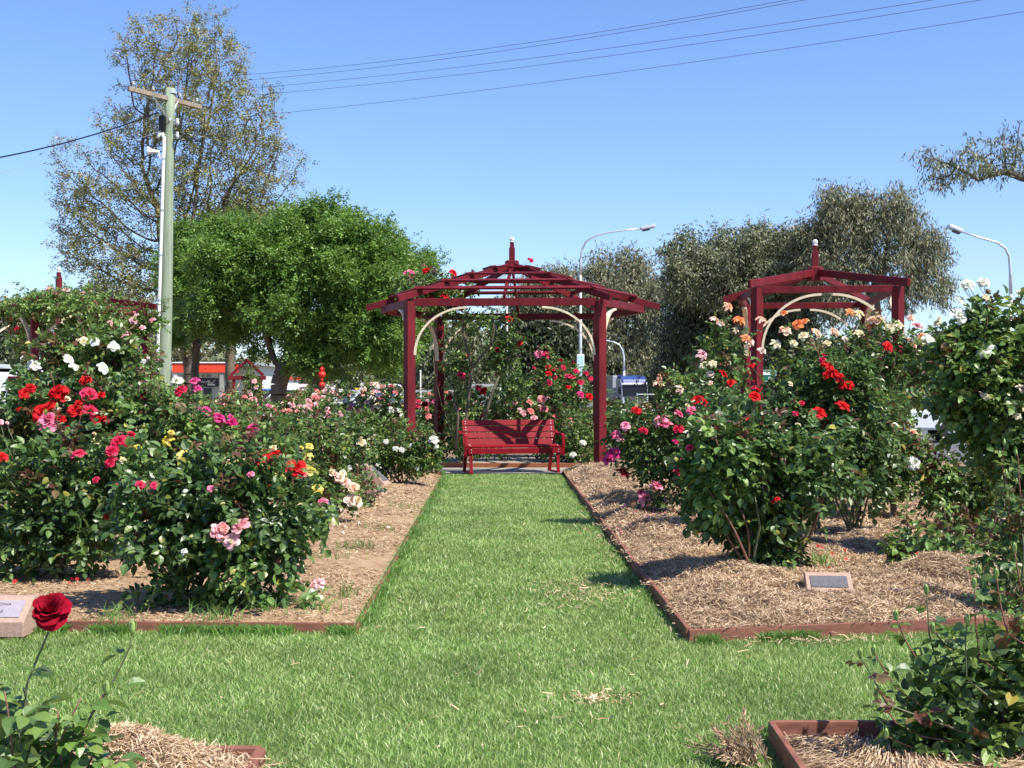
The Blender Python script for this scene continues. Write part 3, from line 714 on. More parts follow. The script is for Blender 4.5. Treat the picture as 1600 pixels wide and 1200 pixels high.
# ------------------------------------------------------------------ gazebos
def gazebo(label, c, yaw, wf, dep, tipx, hb, zap, rings, midraft=True, post=.175, rw=.045, rh=.115, over=.28, ft=.45, tipz=None, ring_tip=True, gz=.0, skipR=False, bh=.13):
    t = thing('garden_gazebo', label, 'gazebo', c, yaw, 'dark red timber gazebos')
    cor = {'FL':(-wf/2,-dep/2),'FR':(wf/2,-dep/2),'R':(tipx,0),'BR':(wf/2,dep/2),'BL':(-wf/2,dep/2),'L':(-tipx,0)}
    names = ['FL','FR','R','BR','BL','L']
    if skipR: names.remove('R')
    for k in ('FL','FR','BR','BL'):
        mb = MB(); x, y = cor[k]; mb.box((x,y,hb/2+gz/2+.04), (post*.86,post*.86,hb-gz+.08), np.array(Matrix.Rotation(math.radians(33)-yaw,3,'Z'))); mb.build('post', 'gaz_red', t, bevel=.004)
    zc = hb+bh+.06
    for i, k in enumerate(names):
        a = np.array([*cor[k], hb+bh/2]); b = np.array([*cor[names[(i+1)%len(names)]], hb+bh/2]); dv = nrm(b-a)
        e0 = -.0; z = np.array([0,0,.0025*(i%2)])
        mb = MB(); mb.beam(a+dv*(.0 if k in ('L','R') else .06)+z, b-dv*(.06)+z, .06, bh); mb.build('beam', 'gaz_red', t, bevel=.005)
    ap = np.array([0,0,zap])
    ends = {}
    for k in names:
        x, y = cor[k]; L = math.hypot(x,y); dv = np.array([x/L, y/L, 0]); ov = over if k not in ('L','R') else over*1.05
        zz = zc if (tipz is None or k not in 'LR') else tipz
        sl = (zz-zap)/L; e = np.array([x,y,zz])+dv*ov+np.array([0,0,sl*ov]); ends[k] = e
        s = dv*.06+np.array([0,0,zap+sl*.06]); mb = MB(); mb.beam(s, e, rw, rh); mb.build('rafter', 'gaz_red', t, bevel=.005)
    if midraft:
        for sy in (-1, 1):
            L = dep/2; dv = np.array([0,sy,0.]); sl = (zc-zap)/L
            mb = MB(); mb.beam(dv*.07+np.array([.0,0,zap+sl*.07]), dv*(L+.05)+np.array([0,0,zap+sl*(L+.05)]), rw*.9, rh*.95); mb.build('rafter', 'gaz_red', t, bevel=.005)
    for f in rings:
        for i, k in enumerate(names):
            k2 = names[(i+1) % len(names)]
            A = np.array([*cor[k], zc])*1.; B = np.array([*cor[k2], zc])
            a = ap+(A-ap)*f+np.array([0,0,rh/2+.022]); b = ap+(B-ap)*f+np.array([0,0,rh/2+.022]); dv = nrm(b-a)
            up = np.cross(b-a, (a+b)/2-np.array([0,0,(a+b)[2]/2+.0])); nn = nrm(np.array([(a+b)[0]/2, (a+b)[1]/2, 0])*.25+np.array([0,0,1.]))
            mb = MB(); mb.beam(a-dv*.05+np.array([0,0,.003*(i%2)]), b+dv*.05+np.array([0,0,.003*(i%2)]), .1, .032, nn); mb.build('batten', 'gaz_red', t, bevel=.003)
    # hub, finial
    mb = MB(); mb.lathe([(.12,-.14),(.13,-.13),(.13,.07),(.11,.09)], (0,0,zap), 6); mb.build('hub', 'gaz_red', t)
    f = MB(); f.box((0,0,zap+.2), (.105,.105,.26)); f.box((0,0,zap+.375), (.075,.075,.1)); 
    fo = f.build('finial', 'gaz_red', t, bevel=.006)
    f = MB(); z = zap+.424; f.lathe([(.035,z),(.045,z+.008),(.035,z+.02),(.02,z+.025)]+[(.042*math.sin(a)+.002, z+.06-.042*math.cos(a)) for a in np.linspace(.5,3.0,8)], k=14); f.build('ball', 'white_paint', fo, smooth=True)
    # curved braces
    def brace(p, q_, r=.88, drop=.8):
        p = np.array([*p, 0.]); q = np.array([*q_, 0.]); dv = nrm(q-p); off = post/2+.004
        pts = []
        for a in np.linspace(0, math.pi/2, 13):
            pts.append(p+dv*(off+r*(1-math.cos(a)))+np.array([0,0,hb-drop*(1-math.sin(a))]))
        pts = pts[:-1]+[pts[-1]]
        mb = MB(); sd = np.cross(dv, [0,0,1]); mb.sweep([x+np.array([0,0,-.024]) for x in pts], .075, .034, sd); mb.build('brace', 'cream', t, smooth=False)
    rr = min(.88, wf*.42)
    for a, b in (('FL','FR'),('FR','FL'),('BL','BR'),('BR','BL'),('FR','R'),('FL','L'),('BL','L'),('BR','R')):
        if skipR and b == 'R': b = 'BR' if a == 'FR' else 'FR'
        brace(cor[a], cor[b], rr if b not in 'LR' else min(rr, .62), .8)
    return t
gazebo('large dark red hexagonal gazebo with ringed roof over the bench', (.0,23.65,.0), math.radians(-3.4), 3.21, 4.3, 2.42, 2.87, 3.76, (.2,.44,.68,.93), gz=.04)
gazebo('smaller dark red gazebo with open roof behind the peach roses', (4.83,20.4,0), math.radians(-8), 2.0, 3.6, 1.18, 2.87, 3.33, (), False, .15, .05, .11, .25, tipz=2.98, skipR=True, bh=.1)
gazebo('dark red gazebo overgrown by a pink climbing rose at the left', (-8.85,25.,0), math.radians(37), 2.0, 3.6, 1.5, 2.87, 3.33, (), False, .15, .05, .11, .3, tipz=3.0)
# ------------------------------------------------------------------ bench
bt = thing('park_bench', 'red slatted park bench under the large gazebo', 'bench', (-.02,22.25,.03), math.radians(14))
W = .83
prof = [((-.30,.335),(-.305,.43)),((-.29,.45),(-.2,.475)),((-.18,.475),(-.07,.465)),((-.05,.46),(.05,.45)),
        ((.075,.475),(.105,.575)),((.11,.59),(.14,.685)),((.145,.70),(.175,.795)),((.18,.81),(.205,.90))]
for i, (a, b) in enumerate(prof):
    a = np.array([0,*a]); b = np.array([0,*b]); c = (a+b)/2; dv = b-a; L = np.linalg.norm(dv); dv /= L
    nn = np.cross([1,0,0], dv); Rm = np.array([[1,0,0], dv, nn]).T
    mb = MB(); mb.box(c, (2*W, L, .03), Rm); [mb.box(c+nn*.017+np.array([sx*(W-.06),0,0])+dv*q*L*.22, (.016,.016,.008), Rm, 1) for sx in (-1,1) for q in (-1,1)]
    mb.build('seat_slat' if i < 4 else 'back_slat', ['bench_red','zinc'], bt, bevel=.006)
for s in (-1, 1):
    x = s*(W-.06); mb = MB()
    mb.sweep([(x,-.31,.0),(x,-.28,.2),(x,-.275,.31),(x,-.26,.42),(x,-.15,.45),(x,.0,.435),(x,.07,.44),(x,.13,.58),(x,.19,.8),(x,.225,.91)], .05, .045, (1,0,0))
    mb.sweep([(x,.27,.0),(x,.2,.2),(x,.09,.4)], .05, .045, (1,0,0)); mb.sweep([(x,-.34,.012),(x,.3,.012)], .052, .024, (1,0,0))
    mb.build('end_frame', 'bench_red', bt)
    ar = MB(); x2 = s*(W+.035); ar.sweep([(x2,-.27,.3),(x2,-.3,.5),(x2,-.29,.63),(x2,-.22,.66),(x2,-.05,.655),(x2,.1,.66),(x2,.2,.7)], .05, .04, (1,0,0)); ar.sweep([(x2,-.27,.32),(x2-s*.09,-.27,.32)], .03,.03,(0,0,1)); ar.build('armrest', 'bench_red', bt)
# ------------------------------------------------------------------ utility pole, wires
pd = 28.
pt = thing('utility_pole', 'leaning greenish timber power pole with crossarm in front of the tall tree', 'power pole', P(250,712,pd)*[1,1,0])
o0 = np.array(pt.location)
def Q_(px,py,d=pd): return P(px,py,d)-o0
base = np.array([0,0,-.1]); ptop = Q_(268.5,138)
mb = MB(); ts = np.linspace(0,1,12); mb.tube([base+(ptop-base)*t+np.array([.03*math.sin(t*5),0,0]) for t in ts], [.155-.05*t for t in ts], 18); mb.build('pole_shaft', 'pole_wood', pt, smooth=True)
mb = MB(); mb.lathe([(.108,-.12),(.108,-.07)], ptop, 16); mb.build('cap_band', 'zinc', pt)
A1 = P(204,141,27.2)-o0; A2 = P(317,170,28.9)-o0; sh = np.array([.0,-.16,0]); mb = MB(); mb.beam(A1+sh, A2+sh, .08, .1); mb.build('crossarm', 'arm_wood', pt, bevel=.01)
for t in (.32, .68):
    a = A1+(A2-A1)*t+sh*1.4; b = Q_(267,170)+np.array([0,-.13,-.0]); mb = MB(); b[2] = a[2]-.5; mb.beam(a, b, .035, .012, (0,1,0)); mb.build('arm_strut', 'zinc', pt)
ins = []
for t in (.07,.33,.7,.94):
    c = A1+(A2-A1)*t+sh; mb = MB(); mb.lathe([(.01,.05),(.01,.1),(.03,.1),(.035,.12),(.022,.135),(.032,.15),(.02,.175),(.01,.185)], c, 10); mb.build('insulator', 'porcelain', pt, smooth=True); ins.append(c+o0+np.array([0,0,.19]))
for py in (192, 213):
    c = Q_(279,py)+np.array([0,-.1,0]); mb = MB(); mb.lathe([(.015,-.08),(.04,-.07),(.045,0),(.03,.03),(.04,.06),(.015,.08)], c, 10); mb.tube([c, c+np.array([-.14,.1,.05])], .012, 5); mb.build('insulator', 'porcelain', pt, smooth=True)
mb = MB(); mb.box(Q_(256,195)+np.array([0,-.12,0]), (.12,.14,.34)); mb.build('junction_box', 'black', pt, bevel=.01)
cd = MB(); cp = [Q_(251,214)+np.array([-.02,-.16,-.05]), Q_(253,211)+np.array([0,-.16,0]), Q_(257,211)+np.array([0,-.16,0]), Q_(259.5,218)+np.array([0,-.16,0])]+[Q_(259.5-13*t, 218+440*t)+np.array([0,-.16,0]) for t in (.1,.3,.5,.7,.9,1.)]
cd.tube(cp, .036, 10); cd.build('conduit', 'white_paint', pt, smooth=True)
for py in (250, 330, 400, 470): 
    mb = MB(); t = (py-218)/440; mb.lathe([(.042,-.02),(.042,.02)], Q_(259.5-13*t,py)+np.array([0,-.16,0]), 10); mb.build('clamp', 'grey_metal', pt)
hp = Q_(252,240)+np.array([0,-.2,0]); mb = MB(); Rm = np.array(Vector((-1,-.25,.05)).to_track_quat('Z','Y').to_matrix())
mb.lathe([(.025,-.02),(.035,.0),(.04,.1),(.06,.17),(.1,.23),(.105,.24),(.09,.235),(.05,.17)], hp, 16, 0, Rm); mb.tube([hp, hp+np.array([.02,0,-.13]), hp+np.array([.1,.05,-.13])], .018, 6); mb.build('horn_speaker', 'white_paint', pt, smooth=True)
for i in range(3):
    a = ins[i]-o0; mb = MB(); b = Q_(258,200)+np.array([0,-.1,0]); m = (a+b)/2+np.array([-.1,0,-.35]); ts = np.linspace(0,1,10)
    mb.tube([a*(1-t)**2+2*m*t*(1-t)+b*t*t for t in ts], .008, 4); mb.build('jumper_wire', 'black', pt)
def wire(label, a, b, sag, r=.0036, mat='dark_metal', group='power lines'):
    mb = MB(); ts = np.linspace(0,1,24); a = np.asarray(a); b = np.asarray(b)
    o = tag(link('wire', None) if 0 else mb_wire(mb, a, b, sag, ts, r, mat), label, 'wire', group); return o
def mb_wire(mb, a, b, sag, ts, r, mat):
    mb.tube([a+(b-a)*t-np.array([0,0,sag*4*t*(1-t)]) for t in ts], r, 5, cap=False); return mb.build('wire', mat)
wire('uppermost overhead wire rising to the top right', ins[0], P(1400,-32,17), .25)
wire('second overhead wire just under the uppermost one', ins[1], P(1450,-38,17), .25)
wire('third overhead wire from the top of the pole crossarm', ins[2], P(1640,-30,16.5), .18)
wire('fourth overhead wire close beneath the third', ins[3]+np.array([-.3,0,-.05]), P(1700,-28,16.5), .2)
wire('lowest thin overhead wire crossing to the right edge', np.array(pt.location)+Q_(281,193)+np.array([0,-.1,0]), P(1700,2,17), .15)
wire('thick black cable sagging from the pole to the left edge', np.array(pt.location)+Q_(250,178)+np.array([0,-.14,0]), P(-60,256,24), .12, .015, 'black', None)
wire('thin grey wire low on the left side of the pole', np.array(pt.location)+Q_(258,205)+np.array([0,-.14,0]), P(-60,278,24), .12, .004, 'grey_metal', None)
# ------------------------------------------------------------------ street lamps
def lamp(label, x0, d, ytop, yb, pts, headpx, r=.06, sign=None, group='street lamps'):
    """pts: pixel polyline of the arm from pole top to head"""
    b = P(x0, 600, d); b[2] = 0; t = thing('street_lamp', label, 'street lamp', b, 0, group)
    mb = MB(); pl = [np.zeros(3)]+[P(x0, y, d)-b for y in (yb,)]+[P(px,py,d)-b for px,py in pts]
    mb.tube(pl[:2], [r*1.3, r], 10); mb.build('pole', 'zinc', t, smooth=True)
    m2 = MB(); m2.tube(pl[1:], list(np.linspace(r, r*.5, len(pl)-1)), 8); m2.build('arm', 'zinc', t, smooth=True)
    a = pl[-1]; h = P(*headpx, d)-b; L = np.linalg.norm(h-a); dv = (h-a)/L
    m3 = MB(); m3.sweep([a-dv*.05, a+dv*L*.25, a+dv*L*.7, h], .26, .11, (0,1,0)); hd = m3.build('lamp_head', 'zinc', t, bevel=.03)
    m4 = MB(); m4.sweep([a+dv*L*.05+np.array([0,0,-.075]), a+dv*L*.6+np.array([0,0,-.075])], .18, .05, (0,1,0)); m4.build('lens', 'dark_metal', hd)
    return t
lamp('tall street lamp rising behind the right post of the large gazebo', 907, 42, 0, 430, [(907,410),(909,392),(915,378),(926,370),(945,364),(975,360),(1003,357)], (1023,353), .045)
lamp('street lamp at the right edge with its head pointing left', 1579, 36, 0, 460, [(1579,425),(1577,400),(1571,388),(1558,379),(1530,371),(1500,361)], (1481,353), .05)
lamp('distant small street lamp above the truck', 975, 95, 0, 580, [(975,560),(973,548),(968,539),(960,535),(952,533)], (940,531), .09)
lamp('distant street lamp seen through the smaller gazebo', 1258, 60, 0, 540, [(1258,490),(1256,476),(1250,468),(1240,463)], (1228,460), .05)
lamp('faint distant street lamp against the dark gum tree', 1107, 90, 0, 560, [(1107,540),(1106,525),(1103,515),(1096,508)], (1088,505), .06)
# blue white street sign on a post by the lamp
sp = P(907,600,41.5); sp[2] = 0
st = thing('parking_sign', 'pale blue roadside sign fixed to the tall street lamp', 'sign', sp)
c = P(907,567,41.5)-sp; mb = MB(); mb.box(c, (.24,.02,.56)); s_ = mb.build('sign_plate', 'white_paint', st, bevel=.01); mb = MB(); mb.box(c+np.array([0,-.012,.06]), (.2,.008,.36)); mb.build('symbol_panel', 'sign_blue', s_); mb = MB(); mb.box(c+np.array([0,-.012,-.2]), (.17,.008,.07)); mb.build('symbol_panel', 'sign_blue', s_)
mb = MB(); mb.tube([(0,.06,0),(0,.06,c[2]-.3)], .03, 8); mb.build('post', 'zinc', st)
gs = P(1203,600,44); gs[2] = 0; gt = thing('direction_sign', 'green road direction sign behind the left post of the smaller gazebo', 'sign', gs)
c = P(1198,587,44)-gs; mb = MB(); mb.box(c, (.66,.03,.4)); s_ = mb.build('sign_plate', 'sign_green', gt); 
mb = MB()
for a, b in (((0,.19),(.62,.012)),((0,-.19),(.62,.012)),((.315,0),(.012,.37)),((-.315,0),(.012,.37))): mb.box(c+np.array([a[0],-.018,a[1]]), (b[0],.006,b[1]))
mb.build('border', 'white_paint', s_)
mb = MB(); mb.box(c+np.array([0,-.018,.08]), (.4,.006,.1)); mb.build('route_panel', 'white_paint', s_)
text_mesh('ng', .2, .003, mat='white_paint', parent=s_, M=Matrix.Translation(Vector(c+np.array([.14,-.02,-.07]))) @ Matrix.Rotation(math.pi/2,4,'X'))
for x in (-.25,.25):
    mb = MB(); mb.tube([(c[0]+x,.05,0),(c[0]+x,.05,c[2]+.18)], .03, 8); mb.build('post', 'zinc', gt)
def thinpole(label, px, d, ytop, r=.035, name='metal_pole'):
    b = P(px,600,d); b[2]=0; t = thing(name, label, 'pole', b); mb = MB(); h = P(px,ytop,d)[2]
    mb.tube([(0,0,0),(0,0,h)], [r*1.15,r], 8); mb.build('shaft', 'white_paint', t); mb = MB(); mb.lathe([(r*1.2,h-.02),(r*1.3,h+.01),(r*.4,h+.04)], k=8); mb.build('cap', 'white_paint', t)
thinpole('thin white pole standing behind the climbing rose in the large gazebo', 792, 45, 470, .035)
thinpole('short thin pole just right of the front left gazebo post', 657, 50, 580, .03)
thinpole('grey post among the pink rose rows left of the gazebo', 579, 60, 598, .06)
# ------------------------------------------------------------------ truck and cars
tk = thing('truck', 'blue and silver lorry parked on the road right of the large gazebo', 'truck', (P(986,640,95)[0],95,0), math.radians(11))
mb = MB(); w = 2.05; prof = [(-.95,.45),(-1.05,.6),(-1.05,1.25),(-.92,1.95),(-.6,2.3),(.6,2.36),(.6,.45)]
mb.prism(prof, -w/2, w/2, 'x'); cab = mb.build('cab', 'car_silver', tk, bevel=.1)
mb = MB(); mb.prism([(-1.0,1.98),(-.8,2.26),(-.4,2.5),(.5,2.6),(.5,2.0)], -w/2+.06, w/2-.06, 'x'); mb.build('roof_fairing', 'truck_blue', cab, bevel=.12)
mb = MB(); mb.box((0,-1.06,1.95), (w*.9,.12,.12)); mb.build('sun_visor', 'white_paint', cab, bevel=.03)
mb = MB(); mb.prism([(-1.085,1.0),(-.975,1.86),(-.95,1.86),(-1.04,1.0)], -w*.46, w*.46, 'x'); mb.build('windscreen', 'black', cab)
mb = MB(); mb.box((0,-1.07,.85), (1.6,.05,.35)); mb.build('grille', 'dark_metal', cab)
for s in (-1,1):
    mb = MB(); mb.box((s*.8,-1.07,.6), (.3,.06,.16)); mb.build('headlight', 'porcelain', cab)
    mb = MB(); mb.box((s*(w/2+.14),-1.0,1.45), (.2,.12,.55)); mb.tube([(s*w/2,-.9,1.7),(s*(w/2+.14),-1,1.7)], .02, 5); mb.build('mirror', 'black', cab, bevel=.02)
mb = MB(); mb.box((-.0,4.2,1.6), (2.3,6.5,1.9)); mb.build('cargo_box', 'car_silver', tk, bevel=.03)
for y in (-.3,3.,5.8):
    for s in (-1,1):
        mb = MB(); Rm = np.array(Matrix.Rotation(math.pi/2,3,'Y')); mb.lathe([(.25,-.14),(.45,-.14),(.48,-.08),(.48,.08),(.45,.14),(.25,.14)], (s*.95,y,.48), 18, 0, Rm); wh = mb.build('wheel', 'rubber', tk)
        mb = MB(); mb.lathe([(.24,-.15),(.1,-.1),(.1,.1),(.24,.15)], (s*.95,y,.48), 12, 0, Rm); mb.build('rim', 'zinc', wh)
def car(label, px, d, yaw, paintm, L=4.4, h=1.5, group='parked cars'):
    t = thing('parked_car', label, 'car', (P(px,600,d)[0], d, .012), yaw, group); W = 1.75
    low = [(-L/2,.35),(-L/2+.03,.7),(-L/2+.25,.82),(-L*.2,.92),(L*.3,.95),(L/2-.1,.9),(L/2,.6),(L/2,.35)]
    mb = MB(); mb.prism([(x,z) for x,z in low], -W/2, W/2, 'y') ; b = mb.build('body', paintm, t, bevel=.07)
    cab = [(-L*.24,.9),(-L*.1,h-.06),(L*.0,h),(L*.22,h-.02),(L*.38,.93)]
    mb = MB(); mb.prism(cab, -W/2+.12, W/2-.12, 'y'); mb.build('glasshouse', 'glass_dark', b, bevel=.05)
    mb = MB(); mb.prism([(-L*.1,h-.05),(0,h+.012),(L*.22,h-.005),(L*.27,h-.13),(L*.2,h-.08),(0,h-.06)], -W/2+.1, W/2-.1, 'y'); mb.build('roof', paintm, b, bevel=.02)
    for s in (-1,1):
        for a, c in ((( -L*.24,.9),(-L*.1,h-.05)),((L*.04,.9),(L*.04,h-.02)),((L*.38,.92),(L*.24,h-.04))):
            mb = MB(); mb.beam((a[0],s*(W/2-.1),a[1]),(c[0],s*(W/2-.115),c[1]),.06,.05,(0,1,0)); mb.build('pillar', paintm, b)
        mb = MB(); mb.box((-L/2+.02,s*.62,.66),(.1,.32,.13)); mb.build('headlight','porcelain',b,bevel=.02)
        for x in (-L*.31,L*.3):
            Rm = np.array(Matrix.Rotation(math.pi/2,3,'X')); mb = MB(); mb.lathe([(.2,-.1),(.3,-.1),(.33,-.05),(.33,.05),(.3,.1),(.2,.1)], (x,s*(W/2-.08),.33), 18, 0, Rm); wh = mb.build('wheel','rubber',t)
            mb = MB(); mb.lathe([(.2,-.08),(.05,-.11),(.05,.11),(.2,.08)], (x,s*(W/2-.08),.33), 12, 0, Rm); mb.build('rim','zinc',wh)
    return t
car('white car passing behind the roses at the right', 1398, 36, math.radians(172), 'car_white')
car('small white car under the green tree trunk', 452, 55, math.radians(20), 'car_white')
car('blue car between the arbour and the green tree trunk', 421, 57, math.radians(70), 'car_blue')
car('white car far behind the pink rose row', 585, 62, math.radians(10), 'car_white', 4.8, 1.75)
car('silver car half hidden right of the white one behind the pink roses', 528, 66, math.radians(170), 'car_silver')
# ------------------------------------------------------------------ shops
d = 66.
s0 = P(330,600,d); s0[2] = 0
sh_ = thing('shop_building', 'shop with bright red fascia and black sign behind the green trees', 'building', s0)
def pb(parent, name, x0, x1, y0, y1, dd, th, mat, bevel=0):
    a = P(x0,y0,dd)-s0; b = P(x1,y1,dd)-s0; mb = MB(); mb.box(((a[0]+b[0])/2, dd-d+th/2, (a[2]+b[2])/2), (abs(b[0]-a[0]), th, abs(a[2]-b[2]))); return mb.build(name, mat, parent, bevel=bevel)
wl = pb(sh_, 'wall', 268, 405, 571, 653, d, 8, 'shop_wall')
pb(sh_, 'roof', 266, 407, 566, 570.8, d-1.2, 9.5, 'roof_grey')
pb(sh_, 'fascia', 269, 372, 567.5, 582, d-1.25, .1, 'shop_red')
pb(sh_, 'parapet_trim', 269, 372, 565.5, 567.3, d-1.3, .15, 'white_paint')
for x in (271,343,359): pb(sh_, 'column', x, x+6, 582.2, 653, d-1.2, .25, 'shop_grey' if x == 343 else 'shop_wall')
sg = pb(sh_, 'sign_panel', 286, 341, 591, 604, d-.3, .12, 'sign_black')
pb(sh_, 'awning_panel', 286, 341, 583, 590.5, d-.25, .06, 'white_paint')
def fT(txt, px, py, size, mat, parent, dd, shear=0): return text_mesh(txt, size, .01, shear, mat=mat, parent=parent, M=Matrix.Translation(Vector(P(px,py,dd)-s0)) @ Matrix.Rotation(math.pi/2,4,'X'))
fT('tt lo', 322, 587, .28, 'dark_metal', sh_, d-.3)
# handwritten looking mark on the black sign
mb = MB(); sc = [(314,597),(317,595.5),(318,597.5),(321,595.5),(322,598),(325,595),(328,595),(328,598),(325,599),(326,596),(331,599),(336,594)]
mb.tube([P(x,y,d-.33)-s0 for x,y in sc], .03, 5); mb.build('script_mark', 'white_paint', sg)
mb = MB(); a = P(330,601,d-.33)-s0; mb.box(a, (.4,.02,.08)); mb.build('small_lettering', 'white_paint', sg)
for x in (288,302,318): 
    w_f = pb(sh_, 'window', x, x+12, 606, 650, d-.08, .06, 'glass_dark'); pb(w_f, 'frame', x-.5, x+12.5, 605, 606, d-.12, .1, 'grey_metal')
pb(sh_, 'door', 350, 357, 603, 652, d-.1, .08, 'glass_dark')
s0 = P(430,600,80); s0[2] = 0; d = 80.
s2_ = thing('shop_building', 'white shop with thin red roof line right of the small arbour', 'building', s0)
pb(s2_, 'wall', 404, 437, 592, 650, d, 7, 'white_paint'); pb(s2_, 'fascia', 403, 438, 588, 592, d-.5, 7.6, 'shop_red'); wf_ = pb(s2_, 'window', 408, 417, 614, 640, d-.05, .1, 'glass_dark'); pb(wf_, 'frame', 407.5, 417.5, 613, 614, d-.1, .1, 'grey_metal')
s0 = P(465,600,90); s0[2] = 0; d = 90.
s3_ = thing('shop_building', 'low white and blue shop seen right of the green tree trunk', 'building', s0)
pb(s3_, 'wall', 440, 500, 600, 650, d, 8, 'white_paint'); pb(s3_, 'awning', 440, 500, 612, 617, d-1.2, 1.15, 'shop_red'); pb(s3_, 'sign_band', 440, 500, 617.2, 623, d-.6, .5, 'car_blue')
for x in (446,458,470,482): wf_ = pb(s3_, 'window', x, x+7, 605, 611, d-.05, .08, 'glass_dark')
s0 = P(15,600,60); s0[2] = 0; d = 60.
s4_ = thing('shop_building', 'white rendered building with red window frame at the left edge', 'building', s0)
pb(s4_, 'wall', -40, 36, 576, 655, d, 8, 'white_paint')
mb = MB(); mb.prism([(-3.2,2.35),(1.0,2.3),(-1.6,2.75),(-3.2,2.8)], -.0, 8.2, 'y'); mb.build('roof', 'roof_grey', s4_)
for a in ((12,36,588,590.5),(12,14.5,590.6,652),(33.5,36,590.6,652)): pb(s4_, 'window_frame', a[0], a[1], a[2], a[3], d-.1, .15, 'gaz_red')
pb(s4_, 'window', 15, 33, 591, 640, d-.04, .08, 'glass_dark')
s0 = P(600,600,75); s0[2] = 0; d = 75.
s5_ = thing('shop_building', 'long low pale building behind the pink rose rows', 'building', s0)
pb(s5_, 'wall', 540, 700, 613, 650, d, 8, 'shop_wall'); pb(s5_, 'sign_band', 555, 562, 606, 609, d-.2, .2, 'sign_yellow'); pb(s5_, 'roof', 538, 702, 609.2, 612.8, d-.6, 9, 'roof_grey')
for x in (560,580,600,640): pb(s5_, 'window', x, x+11, 615, 621, d-.05, .08, 'glass_dark')
s0 = P(780,600,85); s0[2] = 0; d = 85.
s6_ = thing('shop_building', 'pale grey building seen behind the bench between the roses', 'building', s0)
pb(s6_, 'wall', 735, 800, 604, 650, d, 8, 'white_paint'); pb(s6_, 'roof', 733, 802, 600, 603.8, d-.6, 9, 'roof_grey')
for x in (742,756,770,784): pb(s6_, 'window', x, x+9, 609, 617, d-.05, .08, 'glass_dark')
# small arbour
ar = thing('rose_arbour', 'small dark red gabled arbour in front of the red shop', 'arbour', P(386,600,36.6)*[1,1,0], math.radians(12), None)
ar.scale = (.64,.64,.83)
wA = .58
for x in (-wA,wA):
    for y in (-.55,.55): mb = MB(); mb.box((x,y,1.12),(.14,.14,2.2)); mb.build('post','gaz_red',ar,bevel=.006)
for y in (-.55,.55):
    mb = MB(); mb.beam((-.82,y-.09 if y<0 else y+.09,2.18),(.82,y-.09 if y<0 else y+.09,2.18),.05,.13); mb.build('beam','gaz_red',ar)
for y in (-.62,0,.62):
    for s in (-1,1): mb = MB(); mb.beam((0,y+.002*s,2.78),(s*.72,y+.002*s,2.26),.06,.1); mb.build('rafter','gaz_red',ar)
mb = MB(); mb.beam((0,-.75,2.8),(0,.75,2.8),.05,.12); mb.build('ridge','gaz_red',ar)
for s in (-1,1):
    mb = MB(); mb.sweep([(s*(wA-.08-.38*(1-math.cos(a))),-.55,2.09-.6*(1-math.sin(a))) for a in np.linspace(0,1.57,9)], .08,.04,(0,1,0)); mb.build('brace','cream',ar)
# lanterns
ln = thing('hanging_lanterns', 'string of red paper lanterns hanging under the green tree', 'lanterns', P(503,640,37)*[1,1,0])
for py, rr in ((577,.08),(585,.115),(593,.05),(601,.09)):
    c = P(503,py,36.9)-np.array(ln.location); mb = MB(); mb.lathe([(rr*.3,-rr*.85)]+[(rr*math.sin(a), -rr*.8*math.cos(a)) for a in np.linspace(.5,2.65,8)]+[(rr*.3,rr*.85)], c, 14); mb.build('lantern','lantern_red',ln,smooth=True)
mb = MB(); mb.tube([P(503,568,36.9)-np.array(ln.location), P(503,612,36.9)-np.array(ln.location)], .008, 4); mb.build('cord','lantern_red',ln)
# low metal fence on the right
fe = thing('metal_fence', 'low grey rail fence between the truck and the right roses', 'fence', (P(1085,600,48)[0],48,0), math.radians(8))
for i in range(5): mb = MB(); mb.tube([(i*1.1-2.2,0,0),(i*1.1-2.2,0,1.35)], .03, 6); mb.build('post','grey_metal',fe)
for z in (.7,1.3): mb = MB(); mb.tube([(-2.2,.035,z),(2.2,.035,z)], .018, 6); mb.build('rail','grey_metal',fe)
# ------------------------------------------------------------------ left bed roses
rose_bush('dark leafy rose bush with a pink bloom cluster, front of the left bed', 8.15,
  [(330,830,140,110),(250,800,80,90),(420,820,80,100),(280,920,85,60),(390,915,80,60),(350,760,110,60)], 1500, .058, 'leaf_dark',
  [(340,832,30,'pink'),(378,824,34,'pink'),(362,846,32,'pink'),(350,826,18,'coral'),(184,760,12,'crimson'),(219,758,16,'crimson'),(240,759,12,'crimson'),(392,741,13,'hotpink'),(330,764,14,'hotpink'),(288,862,12,'white'),(167,808,10,'red')],
  base=300, ncane=14, shoots=10, young=.04, shell=.3)
rose_bush('single low pink rose leaning over bare soil at the corner of the left bed', 8.35, [(490,925,12,12)], 8, .035, 'leaf_mid', [(496,912,32,'pink','loose')], base=490, ncane=1, shoots=0)
rose_bush('rose bush on a crooked bare trunk at the left with crimson buds', 9.3,
  [(60,780,120,100),(130,740,100,70),(20,850,90,80),(110,840,80,60),(180,790,50,60)], 1300, .06, 'leaf_dark',
  [(187,692,26,'crimson'),(175,706,24,'crimson'),(173,722,24,'crimson'),(124,711,24,'crimson'),(150,750,12,'crimson'),(184,760,15,'crimson'),(3,715,18,'red'),(0,660,12,'pink')],
  ncane=12, trunk=[P(74,925,9.3)*[1,1,0]+[0,0,.05],P(88,890,9.3),P(102,860,9.35),P(104,810,9.3)], shell=.3, young=.06)
